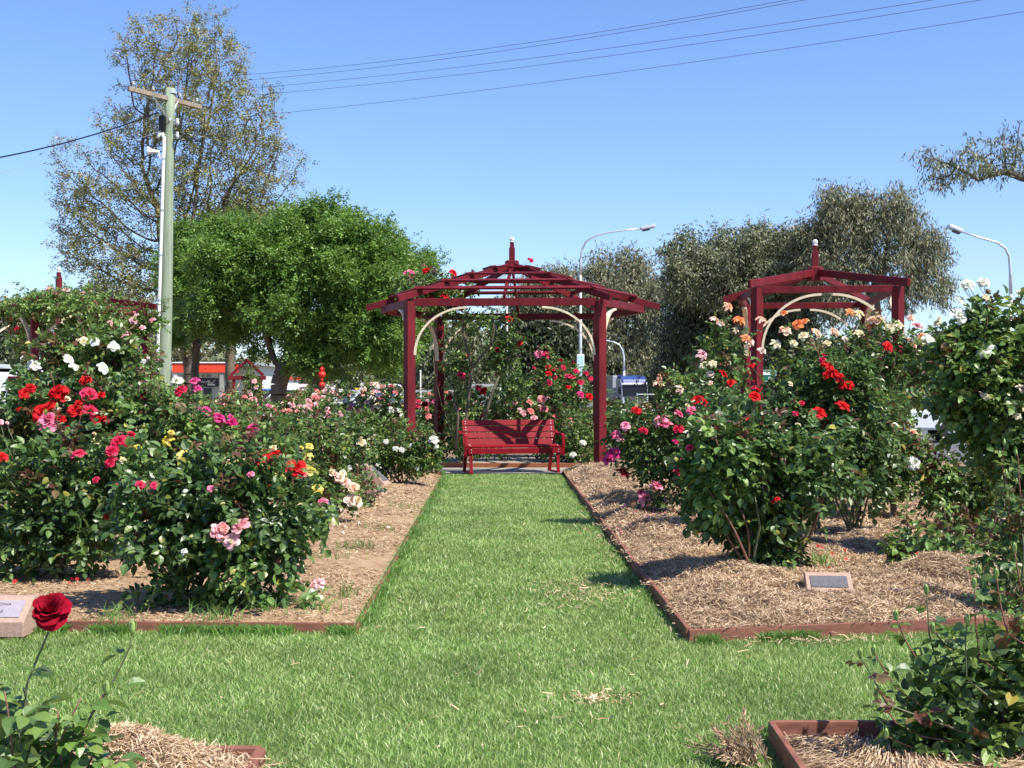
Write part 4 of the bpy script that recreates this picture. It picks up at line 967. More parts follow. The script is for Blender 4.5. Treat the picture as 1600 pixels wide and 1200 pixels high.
rose_bush('tall rose bush crowded with bright red blooms at the upper left', 10.6,
  [(100,680,120,75),(60,640,80,60),(180,650,70,60),(20,700,60,60),(225,680,50,60)], 1200, .056, 'leaf_dark',
  [(134,595,20,'red'),(39,615,20,'red'),(91,614,30,'red'),(139,617,28,'crimson'),(158,618,14,'red'),(80,634,22,'red'),(66,647,30,'red'),(75,660,36,'hotpink'),(95,655,18,'red'),(117,642,24,'red'),(141,643,30,'crimson'),(156,659,30,'red'),(48,606,16,'red'),(258,708,16,'red'),(100,624,20,'red'),(225,620,13,'darkred'),(30,640,12,'red')],
  young=.1, ncane=10)
rose_bush('tall rose bush with large white blooms in front of the overgrown gazebo', 11.6,
  [(120,590,90,60),(78,600,42,50),(190,600,65,60),(150,540,70,30)], 900, .058, 'leaf_mid',
  [(72,539,20,'white','open'),(53,570,22,'white','open'),(108,562,20,'white','open'),(116,573,18,'white','open'),(161,575,22,'white','open'),(178,541,20,'white','open'),(148,534,16,'white','open'),(131,533,14,'cream'),(69,612,12,'white'),(225,565,10,'white'),(84,587,10,'white'),(37,560,10,'white')],
  young=.16, ncane=9, shoots=14)
rose_bush('yellow rose bush mixed into the left bed between the red ones', 10.4,
  [(300,720,110,55),(220,700,90,60),(400,740,90,55),(250,660,70,50)], 1200, .054, 'leaf_mid',
  [(261,688,24,'yellow','loose'),(286,714,22,'yellow'),(214,700,16,'yellow'),(187,719,16,'yellow'),(105,668,14,'cream'),(150,690,14,'cream')], young=.16, ncane=8)
rose_bush('rose bush with big scarlet and yellow blooms beside the bare soil strip', 9.6,
  [(430,760,65,60),(470,790,40,50),(390,770,60,50)], 800, .055, 'leaf_mid',
  [(412,720,34,'red','loose'),(430,712,26,'red'),(463,732,32,'red'),(478,712,24,'yellow','loose'),(483,698,14,'yellow'),(437,742,22,'yellow','loose'),(484,737,22,'yellow'),(494,767,22,'yellow'),(503,784,22,'hotpink','loose'),(392,742,13,'hotpink'),(422,755,20,'red','loose'),(474,742,14,'coral')], young=.08, ncane=7)
rose_bush('magenta rose bush standing behind the yellow roses', 12.4,
  [(330,690,90,50),(260,650,70,50),(400,700,70,50)], 1000, .054, 'leaf_mid',
  [(284,612,26,'crimson'),(276,596,24,'white','open'),(305,597,18,'magenta'),(308,607,16,'magenta'),(320,643,20,'magenta'),(341,653,24,'magenta'),(362,661,18,'magenta'),(360,652,12,'magenta'),(395,673,26,'magenta'),(303,655,16,'crimson'),(312,660,14,'darkred')], young=.14, ncane=8, shoots=10)
rose_bush('small blush rose bush spilling onto bare soil beside a marker stone', 13.2,
  [(530,770,32,35),(510,740,30,30),(500,700,40,40)], 420, .05, 'leaf_mid',
  [(522,742,20,'blush'),(530,748,22,'blush'),(540,754,18,'blush'),(552,762,20,'peach'),(548,782,26,'blush'),(558,787,16,'blush'),(510,808,16,'blush'),(535,740,14,'cream')], young=.15, base=520, kind='full')
rose_bush('tiny young rose plant with bare stem between the marker stones', 15.0, [(570,768,22,18)], 90, .05, 'leaf_mid', [], young=.3, base=570, ncane=4, shoots=3)
rose_bush('bush of dark green leaves with hardly any blooms left of the white rose', 16.5,
  [(470,690,60,45),(540,700,50,45),(440,720,50,35)], 800, .055, 'leaf_dark', [(537,716,10,'white'),(546,731,9,'white'),(565,692,16,'cream'),(455,690,8,'pink')], young=.08)
rose_bush('low white rose bush at the foot of the left gazebo posts', 18.6,
  [(620,715,58,34),(655,705,32,34),(575,718,45,26)], 1000, .055, 'leaf_mid',
  [(678,688,16,'white'),(618,701,11,'white'),(628,703,12,'white'),(640,697,10,'white'),(603,690,9,'white'),(682,698,8,'white'),(652,732,8,'white'),(590,726,7,'white')], young=.08, base=625, gz=.05)
rose_bush('bright green mounded shrub without blooms among the pink roses', 21., [(555,672,50,28),(600,680,40,28)], 900, .055, 'leaf_light', [], young=.05)
rose_bush('olive green young rose mound behind the magenta blooms', 17., [(395,680,50,30),(430,680,40,30)], 700, .055, 'leaf_light', [], young=.2)
rose_bush('pink climbing rose covering the roof of the left gazebo', 24.6,
  [(60,488,75,24,-1),(120,470,60,24,0),(150,495,50,35,-1),(205,505,45,20,-.5),(45,535,30,30,0),(215,545,28,50,0),(90,520,60,25,-1),(145,560,40,40,0),(15,484,40,14,-1),(235,500,25,16,-.5),(100,470,55,18,-2),(60,478,50,16,-2)], 3300, .062, 'leaf_light',
  [(78,453,14,'pink'),(84,458,12,'pink'),(103,455,14,'pink'),(129,459,10,'pink'),(56,484,14,'pink'),(64,490,13,'pink'),(80,484,12,'pink'),(90,497,12,'pink'),(92,504,12,'pink'),(56,505,14,'hotpink'),(22,475,14,'pink'),(62,467,12,'pink'),(208,501,14,'pink'),(238,501,12,'pink'),(194,523,15,'pink'),(223,512,11,'pink'),(48,523,14,'pink'),(27,514,12,'crimson'),(90,465,12,'pink'),(213,492,8,'pink'),(8,465,9,'pink'),(172,505,9,'pink'),(30,497,10,'pink'),(128,465,8,'pink')],
  kind='full', base=110, name='climbing_rose', cat='climbing rose', shell=.2, ncane=14, shoots=20, young=.08, shoot_up=.3, gap=.3)
# rows of roses further back, left side
rr = random.Random(4)
def row(d, x0, x1, step, top, hgt, cols, nb, mat, word, n=330, bs=9, leaf=.07, jit=8, young=.12, right='rose bush', grp=None, sp=()):
    xs = np.arange(x0, x1, step); nx = len(xs); ordn = ['first','second','third','fourth','fifth','sixth','seventh','eighth','ninth','tenth','eleventh','twelfth']
    for i, x in enumerate(xs):
        x = x+rr.uniform(-jit,jit); t = top+rr.uniform(-9,7); w = step*.62
        bl = []
        for _ in range(nb):
            bl.append((x+rr.uniform(-w,w)*.9, t+abs(rr.gauss(0,hgt*.42))-3, bs*rr.uniform(.7,1.2), rr.choice(cols[i % len(cols)])))
        cname = {'pink':'pink','coral':'coral','white':'white','blush':'blush','red':'red','crimson':'crimson','hotpink':'hot pink','cream':'cream','peach':'peach','yellow':'yellow','magenta':'magenta'}[cols[i % len(cols)][0]]
        rose_bush(f'{cname} rose bush, {ordn[i]} from the left in {word}', d+rr.uniform(-.5,.5), [(x,t+hgt*.5,w,hgt*.55),(x+rr.uniform(-.4,.4)*w,t+hgt*.3,w*.6,hgt*.42)],
                  n, leaf, rr.choice(mat), bl, young=young, ncane=6, shoots=6, k5=3, shell=.35, group=grp or 'rose bushes in rows', gz=.02)
row(15.5, 250, 400, 62, 648, 80, [['white','cream','white'],['pink','white'],['white','blush']], 9, ['leaf_mid','leaf_dark'], 'the row behind the magenta roses', 520, 9, .06)
row(20.5, 300, 560, 52, 640, 66, [['white','pink','cream'],['pink','coral'],['pink','white','hotpink'],['coral','pink'],['pink','blush']], 12, ['leaf_mid','leaf_light','leaf_dark'], 'the pink and white row', 420, 11)
row(25, 270, 640, 50, 628, 50, [['white','cream','white'],['white','blush'],['pink','coral'],['blush','pink'],['coral','pink'],['pink','white'],['coral','pink']], 16, ['leaf_mid','leaf_light'], 'the long pink row under the trees', 330, 11)
row(30.5, 480, 640, 46, 612, 44, [['pink','coral'],['coral','pink','white'],['white','blush','pink'],['coral','hotpink']], 16, ['leaf_mid'], 'the farthest pink row', 280, 10)
row(29, 640, 720, 42, 622, 60, [['coral','pink','crimson'],['hotpink','coral']], 12, ['leaf_mid','leaf_dark'], 'the coral row between gazebo posts', 400, 9)
row(12.8, -10, 200, 75, 655, 90, [['white','pink'],['crimson','red'],['white','cream']], 3, ['leaf_mid','leaf_dark'], 'the upper left roses', 420, 10, .06)
row(19, -10, 120, 60, 648, 60, [['pink','red'],['white','cream'],['white','pink']], 8, ['leaf_mid'], 'the row below the left gazebo', 330, 10)
rose_bush('slim climbing rose growing up the small arbour post', 36.1, [(393,600,11,24),(398,620,12,25)], 420, .06, 'leaf_mid', [(397,596,9,'pink'),(400,606,7,'pink'),(390,612,7,'pink'),(398,625,8,'pink'),(404,634,7,'pink')], ncane=4, shoots=3, name='climbing_rose', cat='climbing rose', young=.05)
# around and behind the gazebo
rose_bush('red climbing rose with bare grey canes and a leafy top inside the large gazebo', 25.2,
  [(690,470,50,26,0),(655,446,40,20,-1),(680,455,40,22,-.8),(720,450,40,18,0),(715,560,24,40,0),(790,530,26,30,0),(745,500,50,16,0),(780,560,30,30,0),(722,640,22,60,0),(712,700,16,30,0),(800,600,30,30,.5),(640,452,26,14,-1.6),(668,440,30,14,-1.2)], 2300, .062, 'leaf_mid',
  [(640,430,20,'hotpink'),(665,424,14,'red'),(708,427,15,'red'),(694,462,14,'red'),(672,463,12,'crimson'),(762,431,10,'darkred'),(795,499,15,'red'),(812,537,16,'red'),(778,586,13,'crimson'),(720,587,13,'crimson'),(747,606,12,'crimson'),(756,611,13,'red'),(777,547,10,'darkred'),(702,622,11,'darkred'),(830,407,8,'crimson'),(664,632,12,'darkred'),(732,555,9,'coral'),(716,640,9,'pink')],
  trunk=None, base=728, ncane=8, shoots=16, shell=.15, gap=.4, young=.06, name='climbing_rose', cat='climbing rose', gz=.02)
cs = thing('rose_canes', 'two thick bare grey rose canes rising behind the bench', 'rose canes', P(735,700,24.7)*[1,1,0], 0)
o_ = np.array(cs.location)
for pts_ in ([(727,700),(728,660),(733,610),(738,575),(752,556),(768,538),(772,515),(768,492)],[(750,700),(760,645),(770,610),(780,588)],[(738,575),(728,540),(722,505),(735,480)],[(712,700),(716,650),(705,610)]):
    mb = MB(); mb.tube([P(x,y,24.7)-o_ for x,y in pts_], list(np.linspace(.036,.014,len(pts_))), 7); mb.build('cane', 'twig', cs, smooth=True)
rose_bush('tall bush of small red blooms behind the right end of the bench', 27.5,
  [(870,610,52,50),(845,650,60,50),(905,650,45,60),(820,620,40,30),(860,570,24,18)], 1700, .062, 'leaf_mid',
  [(842,554,16,'hotpink'),(854,555,13,'crimson'),(856,574,12,'red'),(866,578,11,'crimson'),(857,584,12,'red'),(858,598,11,'crimson'),(887,588,10,'crimson'),(895,590,10,'crimson'),(907,598,13,'crimson'),(888,605,10,'red'),(876,564,9,'darkred'),(916,584,11,'crimson'),(921,620,13,'red'),(907,617,12,'magenta'),(880,575,9,'crimson'),(893,567,9,'darkred'),(900,580,9,'crimson'),(923,592,9,'crimson'),(835,575,7,'crimson'),(868,590,8,'crimson')], young=.07, ncane=8, shoots=14, shoot_up=.35)
rose_bush('coral pink rose bush directly above the bench back', 25.9,
  [(840,665,50,30),(800,665,45,28),(880,670,45,40)], 1000, .06, 'leaf_mid',
  [(847,624,15,'coral'),(828,629,13,'coral'),(829,643,12,'coral'),(850,640,16,'coral'),(818,646,12,'pink'),(868,652,11,'coral'),(834,654,12,'pink'),(889,658,14,'coral'),(753,648,13,'coral'),(845,636,9,'pink'),(805,630,8,'pink'),(812,640,8,'pink'),(760,655,7,'blush')], young=.25)
rose_bush('dark leafy rose behind the left end of the bench', 25.9, [(720,690,30,40),(760,690,45,40),(740,640,40,40)], 900, .06, 'leaf_dark', [(712,633,9,'coral'),(740,635,8,'coral'),(735,615,9,'crimson')], young=.06)
rose_bush('low leafy rose with two white blooms under the right gazebo beam', 25.3, [(900,690,34,44),(915,712,22,18),(870,700,30,26)], 900, .06, 'leaf_mid', [(895,711,12,'white'),(911,692,10,'white')], young=.04)
row(31, 700, 860, 44, 628, 50, [['coral','pink'],['pink','white'],['crimson','coral'],['white','pink']], 8, ['leaf_mid','leaf_dark'], 'the row far behind the bench', 380, 9)
row(26, 955, 1080, 42, 640, 64, [['white','cream','pink'],['cream','red','white'],['red','pink','cream']], 11, ['leaf_mid','leaf_light'], 'the row right of the large gazebo', 460, 10)
row(22, 960, 1060, 42, 662, 66, [['pink','coral'],['crimson','pink'],['cream','pink']], 5, ['leaf_mid','leaf_dark'], 'the row behind the hot pink roses', 430, 10)
# ------------------------------------------------------------------ right bed roses
rose_bush('hot pink rose bush leaning out over the straw right of the gazebo', 13.6,
  [(1020,700,65,55),(1080,690,60,60),(1060,760,60,50),(985,670,38,30),(1110,760,60,70),(1120,640,50,50)], 1500, .055, 'leaf_dark',
  [(1033,657,30,'hotpink','loose'),(1040,664,22,'hotpink'),(977,666,17,'hotpink'),(963,679,22,'hotpink','loose'),(968,686,16,'pink'),(1060,647,16,'hotpink'),(958,709,28,'magenta','loose'),(950,718,18,'magenta'),(973,739,24,'crimson'),(1062,718,28,'hotpink','loose'),(1060,735,20,'crimson'),(1025,760,22,'hotpink'),(1008,779,26,'hotpink','loose'),(1060,671,17,'crimson'),(1005,674,16,'crimson'),(1080,642,16,'hotpink'),(994,642,16,'red'),(1055,690,10,'magenta')],
  base=1085, ncane=12, young=.04, shell=.3, gz=.2)
rose_bush('big leafy rose bush reaching down to the straw in the right bed centre', 9.3,
  [(1190,740,100,90),(1150,710,80,70),(1270,730,70,80),(1180,830,62,50),(1212,868,40,42),(1120,770,50,60),(1180,860,30,30)], 1500, .062, 'leaf_dark',
  [(1214,780,11,'red'),(1078,700,14,'crimson'),(1179,620,22,'red'),(1214,665,12,'cream')], base=1225, ncane=12, shoots=14, young=.05, shell=.3, gz=.12)
rose_bush('pale green fresh growth on a rose bush left of the big leafy one', 9.1,
  [(1135,710,45,50),(1120,760,30,40)], 260, .06, 'leaf_light', [], base=1180, ncane=8, shoots=8, young=.12, gz=.14)
rose_bush('rose bush with scarlet blooms in front of the smaller gazebo', 11.8,
  [(1270,645,70,65),(1165,665,75,42),(1330,660,70,90),(1300,600,70,50),(1360,740,45,60)], 1500, .058, 'leaf_dark',
  [(1090,626,22,'red'),(1100,629,14,'red'),(1165,653,15,'red'),(1142,599,16,'red'),(1130,585,15,'red'),(1278,647,26,'red'),(1317,636,24,'red'),(1295,572,24,'red','loose'),(1303,585,24,'red'),(1312,592,20,'red'),(1292,586,16,'red'),(1326,602,18,'red'),(1316,604,14,'red'),(1387,542,19,'red'),(1243,646,11,'crimson'),(1253,630,10,'crimson'),(1175,572,12,'red'),(1285,563,12,'crimson'),(1178,606,10,'crimson'),(1247,664,10,'cream'),(1235,600,9,'cream')], base=1335, ncane=12, shoots=16, gz=.15)
rose_bush('tall peach and orange rose bush flowering along the top of the right bed', 14.2,
  [(1310,590,95,55),(1125,560,42,50),(1400,590,80,60),(1238,600,30,45),(1360,560,70,45),(1150,625,30,20)], 1400, .058, 'leaf_mid',
  [(1138,479,20,'peach','loose'),(1118,500,20,'blush','loose'),(1126,506,18,'blush'),(1155,500,22,'orange','loose'),(1165,529,20,'orange','loose'),(1171,535,16,'blush'),(1190,500,22,'peach','loose'),(1227,517,20,'peach'),(1225,490,13,'orange'),(1247,508,20,'orange'),(1258,502,14,'orange'),(1276,521,18,'peach'),(1303,520,20,'peach'),(1328,487,20,'orange','loose'),(1342,490,18,'cream','loose'),(1343,521,20,'cream','loose'),(1369,503,26,'peach'),(1361,511,16,'orange'),(1404,508,24,'cream','loose'),(1392,512,20,'cream'),(1433,510,22,'pink'),(1435,529,20,'orange','loose'),(1414,531,18,'white'),(1453,529,20,'white','open'),(1212,537,20,'cream','loose'),(1097,554,20,'pink','loose'),(1099,570,16,'cream','loose'),(1113,568,16,'cream','loose'),(1240,537,14,'cream'),(1110,585,15,'blush'),(1190,548,15,'blush'),(1476,529,14,'orange'),(1320,530,12,'blush'),(1465,505,14,'cream'),(1149,515,14,'cream','loose'),(1423,497,14,'blush'),(1255,526,16,'cream'),(1427,540,12,'peach'),(1293,536,12,'cream')],
  base=1290, ncane=14, shoots=16, young=.1, shoot_up=.25, gz=.1)
rose_bush('small rose bush with two peach blooms between the truck and the peach roses', 15.5, [(1065,625,38,40),(1075,660,50,40)], 600, .058, 'leaf_mid',
  [(1062,608,20,'blush','loose'),(1029,599,20,'peach','loose'),(1030,592,10,'peach'),(1110,600,12,'blush')], ncane=8, young=.06, shoots=10)
rose_bush('rose bush on a dark trunk below the smaller gazebo right post', 13.2, [(1385,690,55,60),(1400,740,50,40),(1360,700,50,60)], 900, .056, 'leaf_mid',
  [(1427,677,14,'peach'),(1427,725,26,'white'),(1357,750,12,'cream'),(1436,680,10,'blush'),(1352,676,8,'crimson')], ncane=8, trunk=[P(1398,835,13.2)*[1,1,0]+[0,0,.1],P(1396,790,13.2),P(1392,750,13.2)], young=.2)
rose_bush('sprawling low rose in the shade behind the white standard rose', 12.0, [(1490,780,50,40),(1550,770,60,50),(1590,720,50,60),(1465,735,25,30)], 900, .056, 'leaf_mid', [(1540,690,10,'red'),(1519,722,18,'white')], young=.15, ncane=9)
rose_bush('white standard rose with a dense dark crown on a leaning trunk at the right edge', 10.2,
  [(1545,600,80,85),(1590,540,85,70),(1510,560,60,60),(1600,640,80,80),(1500,620,40,60),(1640,580,80,100),(1600,725,50,60),(1565,700,40,40)], 2500, .066, 'leaf_mid',
  [(1513,446,22,'white'),(1506,449,16,'cream'),(1536,442,20,'white'),(1497,494,30,'white'),(1540,548,34,'white','open'),(1594,459,16,'white'),(1501,469,16,'white','open'),(1540,465,12,'cream'),(1540,620,13,'cream'),(1596,610,22,'blush'),(1594,632,22,'cream','loose'),(1590,650,16,'cream','loose'),(1452,530,24,'white','open'),(1533,616,10,'blush')],
  ncane=14, trunk=[P(1640,850,10.2)*[1,1,0]+[0,0,.08],P(1600,800,10.2),P(1565,750,10.2),P(1545,700,10.2),P(1540,650,10.2)], shoots=24, shoot_up=.3, bud=.7, shell=.25, young=.05)
rose_bush('low light green rose bush on open straw at the right', 9.7,
  [(1450,845,60,30),(1415,868,35,24),(1480,885,55,30),(1540,860,50,40),(1580,890,40,40),(1400,890,35,20)], 480, .06, 'leaf_light', [], young=.2, ncane=12, shoots=8, base=1450, gz=.12, shell=.2)
rose_bush('sparse upright rose with red stems and green buds at the right edge', 7.9,
  [(1560,880,40,70),(1600,920,50,60),(1590,820,30,40)], 190, .05, 'leaf_mid', [], young=.12, ncane=12, shoots=16, bud=1, shoot_up=.35, base=1590, gz=.1, shell=.1)
rose_bush('dark green rose bush with long budded shoots in the near right corner', 5.0,
  [(1540,1120,100,85),(1620,1060,80,120),(1480,1140,80,60),(1600,1180,100,60),(1430,1150,50,40),(1540,1040,60,30)], 720, .052, 'leaf_mid', [], young=.02, ncane=16, shoots=0, bud=1, base=1560, gz=.03, shell=.15)
# its long shoots and the near left rose, stem by stem
def stem_shoots(root, paths, d, leaf, mat, every=.07, r0=.0045, bud=True, k5=5, seed=1, dj=.12, lm=1., yr=0):
    r = np.random.RandomState(seed); bp = np.array(root.location); st = MB(); fo = MB()
    for i, path in enumerate(paths):
        off = r.uniform(-dj, dj); pts = [P(x,y,d+off) for x,y in path]
        # resample
        seg = []; 
        for a, b in zip(pts[:-1], pts[1:]):
            n = max(1, int(np.linalg.norm(b-a)/.03)); seg += [a+(b-a)*k/n for k in range(n)]
        seg.append(pts[-1]); seg = np.array(seg); n = len(seg)
        seg = seg+np.sin(np.arange(n)*.7+i)[:,None]*np.array([.002,.003,0])
        st.tube(seg-bp, list(np.linspace(r0, r0*.55, n)), 6, 1 if i % 3 else 0)
        stp = max(1, int(every/.03)); idx = np.arange(1, n-1, stp)
        if len(idx):
            an = np.arange(len(idx))*2.4+r.uniform(0,6); ax = np.stack([np.cos(an), np.sin(an)*.8, np.full(len(idx), .1)],1)
            sz = leaf*np.linspace(1.1,.7,len(idx))*lm
            V, Q = rose_sprays(seg[idx], ax, sz*1.3, leaf*.95, r, k5, .9); fo.quads(V-bp, Q, 1 if (yr and i % yr == 0) else 0)
        if bud:
            b = seg[-1]-bp; st.lathe([(.002,-.012),(.008,-.004),(.010,.008),(.007,.022),(.0015,.032)], b, 8, 3)
            for k in range(5):
                a = k*1.256; t = np.array([math.cos(a), math.sin(a), 0]); st.add([b+t*.009+[0,0,0], b+t*.012+np.array([-t[1],t[0],0])*.003+[0,0,.012], b+t*.012-np.array([-t[1],t[0],0])*.003+[0,0,.012], b+t*.01+[0,0,.036]], [(0,1,3,2)], 3)
    fo.build('shoot_foliage', [mat, 'leaf_young'], root); st.build('shoots', ['cane','red_cane','bark','bud_green'], root, smooth=True)
HI[0] = True
nr = [o for o in bpy.data.objects if o.get('label') == 'dark green rose bush with long budded shoots in the near right corner'][0]
stem_shoots(nr, [[(1520,1150),(1440,1120),(1385,1100),(1345,1025)],[(1520,1130),(1450,1110),(1400,1075),(1366,1020)],[(1530,1120),(1450,1060),(1415,1000),(1400,965)],[(1540,1100),(1470,1060),(1452,990),(1447,925)],
  [(1560,1080),(1500,1060),(1480,1010),(1458,985)],[(1580,1060),(1530,1030),(1524,960),(1522,915)],[(1600,1040),(1545,1010),(1535,950),(1530,895)],[(1620,1020),(1575,990),(1562,940),(1556,900)],[(1490,1160),(1440,1150),(1400,1130),(1370,1090)],
  [(1560,1100),(1510,1060),(1508,1000),(1512,972)],[(1460,1150),(1445,1100),(1430,1060),(1427,1030)],[(1620,1000),(1600,950),(1592,900),(1585,860)],[(1540,1190),(1490,1130),(1440,1095),(1420,1062)],[(1480,1180),(1430,1170),(1385,1150)]], 5.0, .05, 'leaf_mid', .065, seed=5, dj=.25, yr=7)
nl = thing('rose_bush', 'near left rose plant bearing one deep red rose on a tall stem', 'rose bush', P(60,1280,3.6)*[1,1,0]+[0,0,.03])
stem_shoots(nl, [[(40,1240),(40,1130),(42,1070),(58,1025),(75,988)]], 3.6, .05, 'leaf_dark', .09, .0055, False, 5, 3, 0)
stem_shoots(nl, [[(120,1240),(125,1150),(152,1105),(178,1060),(204,1010),(208,985)],[(125,1150),(150,1100),(168,1080)]], 3.6, .05, 'leaf_mid', .1, .004, True, 3, 8, 0)
stem_shoots(nl, [[(60,1250),(60,1150),(35,1075)],[(100,1250),(95,1160),(125,1090)],[(30,1260),(20,1160),(5,1080)],[(60,1250),(40,1190),(25,1130)],[(80,1250),(85,1160),(90,1110)],[(90,1260),(110,1180),(115,1130)],[(110,1250),(140,1190),(160,1150)],[(80,1260),(80,1210),(70,1165)],[(20,1260),(10,1220),(0,1170)],[(120,1270),(150,1220),(175,1190)]], 3.55, .064, 'leaf_light', .055, .004, False, 5, 4, .15, 1.3)
stem_shoots(nl, [[(30,1260),(15,1150),(10,1080)],[(50,1260),(50,1150),(25,1095)],[(0,1260),(-10,1150),(-20,1060)],[(70,1260),(90,1150),(75,1110)]], 3.75, .055, 'leaf_dark', .045, .004, False, 5, 14, .12)
b_ = add_bloom(nl, P(79,962,3.6), .1, 'cup', 'darkred', (.1,-.7,.9), hi=True); b_.scale *= 1.08
HI[0] = False
# fallen petals on the beds
def petals(label, col, spots, zf, seed):
    r = np.random.RandomState(seed); ps = np.concatenate([np.stack([c[0]+r.normal(size=c[2])*c[3], c[1]+r.normal(size=c[2])*c[3]],1) for c in spots])
    ps = np.column_stack([ps, zf(ps[:,0], ps[:,1])+r.uniform(.02,.035,len(ps))]); n = len(ps); a = r.uniform(0,6.28,n)
    u = np.stack([np.cos(a), np.sin(a), r.normal(size=n)*.3],1); V, Q = leaflets(ps, nrm(u), nrm(r.normal(size=(n,3))*.3+np.array([0,0,1])), np.full(n,.03)*r.uniform(.7,1.3,n), np.full(n,.036), .35, -.2)
    mb = MB(); mb.quads(V,Q); tag(mb.build('fallen_petals', 'p_'+col), label, 'petals', None, 'stuff')
petals('pink petals fallen on the straw by the hot pink roses', 'hotpink', [(1.35,12.4,26,.3),(1.6,13.2,20,.3)], hR, 1)
petals('pale petals fallen on the soil of the left bed', 'blush', [(-1.7,12.6,26,.3),(-1.6,8.8,14,.22)], hL, 2)
petals('red petals fallen beneath the scarlet roses', 'red', [(2.6,10.3,24,.4),(-3.3,9.0,12,.2)], lambda x,y: np.where(x > 0, hR(x,y), hL(x,y)), 3)
# ------------------------------------------------------------------ trees
tree('tall_tree', 'tall sparse tree with olive and rusty leaves behind the power pole', 'tree', 48, 300,
  [(278,108,82,76),(310,190,115,80),(230,200,60,60),(180,300,90,75),(370,280,90,80),(270,300,90,90),(150,380,60,60),(220,410,90,70),(330,400,110,90),(400,330,55,60),(250,500,120,60),(410,250,50,45),(230,110,45,60),(340,110,45,60),(120,320,35,60)],
  natt=4000, step=.27, leafm='leaf_tall', nspray=14000, per=6, ll=.115, lw=.05, spread=.15, droop=.15, trunk_pts=[(298,560),(290,500),(285,430)], rt=.3, seed=3, tip=.011, amp=.3, expo=2.1)
tree('dome_tree', 'broad bright green tree with a round crown left of the large gazebo', 'tree', 38, 438,
  [(470,400,120,70),(420,460,110,80),(520,460,110,90),(560,400,80,60),(488,352,55,38),(490,372,80,42),(470,530,65,36),(600,530,50,40),(500,545,60,32),(370,420,80,55),(600,470,50,60),(400,385,60,40)],
  natt=1500, step=.3, leafm='leaf_elm', nspray=25000, per=8, ll=.1, lw=.055, spread=.2, droop=.5, trunk_pts=[(436,600),(440,590)], rt=.25, seed=5, amp=.3)
tree('dome_tree', 'shaded green tree directly behind the power pole', 'tree', 41, 306,
  [(312,445,50,70),(340,420,70,58),(305,495,45,36),(350,485,60,44)],
  natt=800, step=.32, leafm='leaf_elm', nspray=9500, per=8, ll=.1, lw=.055, spread=.22, droop=.5, trunk_pts=[(304,580)], rt=.13, seed=6, amp=.3)
tree('dome_tree', 'green tree whose crown ends just above the left corner of the large gazebo', 'tree', 44, 492,
  [(610,440,62,62),(560,500,70,55),(630,495,42,55),(635,405,30,28),(600,540,50,35),(560,410,60,55)],
  natt=900, step=.34, leafm='leaf_elm', nspray=10500, per=8, ll=.1, lw=.055, spread=.22, droop=.5, trunk_pts=[(494,600),(505,560)], rt=.3, seed=7, amp=.3)
tree('yellow_green_tree', 'small yellowish tree top showing above the round green tree', 'tree', 52, 360, [(375,355,75,32),(340,390,60,40),(420,380,40,30)],
  natt=400, step=.4, leafm='leaf_yellow_tree', nspray=3800, per=7, ll=.13, lw=.06, spread=.3, droop=.3, trunk_pts=[(360,500)], rt=.2, seed=8)
tree('gum_tree', 'rounded grey green gum tree behind the gap between the two gazebos', 'tree', 104, 980,
  [(955,440,55,42),(990,470,55,60),(920,480,55,60),(1000,540,50,60),(940,560,70,50),(1020,500,25,50),(870,470,60,45)],
  natt=1100, step=.75, leafm='leaf_gum_brown', bark='bark_gum', nspray=10500, per=8, ll=.32, lw=.085, spread=.45, droop=.6, vert=.8, trunk_pts=[(978,590),(975,540)], rt=.35, seed=9, amp=.35)
tree('gum_tree', 'wide gum tree with a dark lower crown left of the smaller gazebo', 'tree', 52, 1150,
  [(1100,420,58,48),(1165,400,60,45),(1215,410,50,55),(1140,450,60,30)],
  natt=900, step=.38, leafm='leaf_gum', bark='bark_gum', nspray=7000, per=8, ll=.17, lw=.05, spread=.2, droop=.5, vert=.45, trunk_pts=[(1150,560),(1160,500)], rt=.35, seed=10, amp=.3)
tree('gum_tree', 'very dark gum tree behind the hot pink and peach roses', 'tree', 54, 1120,
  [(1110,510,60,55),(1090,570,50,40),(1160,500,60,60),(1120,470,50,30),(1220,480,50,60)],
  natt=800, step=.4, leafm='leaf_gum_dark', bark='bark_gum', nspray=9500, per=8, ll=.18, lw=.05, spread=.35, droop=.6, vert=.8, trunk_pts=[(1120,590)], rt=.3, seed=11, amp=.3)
tree('gum_tree', 'tallest drooping gum tree rising above the smaller gazebo roof', 'tree', 50, 1365,
  [(1320,335,55,42),(1380,330,58,40),(1430,370,45,50),(1290,390,45,60),(1355,400,60,50),(1460,430,25,50),(1420,440,40,40),(1300,450,40,40)],
  natt=1000, step=.36, leafm='leaf_gum_brown', bark='bark_gum', nspray=6200, per=8, ll=.17, lw=.04, spread=.2, droop=.8, vert=1., trunk_pts=[(1365,560),(1362,470),(1378,430)], rt=.36, seed=12, amp=.35)
tree('gum_tree', 'gum tree outside the right edge reaching one thin bough into the sky', 'tree', 22, 1760,
  [(1520,250,36,26),(1470,265,34,30),(1455,245,26,24),(1555,245,30,22),(1575,215,22,20),(1590,200,18,14),(1600,240,30,20),(1650,220,40,40)],
  natt=300, step=.15, leafm='leaf_gum', bark='bark_gum', nspray=800, per=6, ll=.09, lw=.022, spread=.08, droop=.7, vert=.9, trunk_pts=[(1740,450),(1690,320),(1640,290),(1600,278),(1570,268),(1545,275),(1530,282)], rt=.085, seed=13, tip=.005, amp=.3)
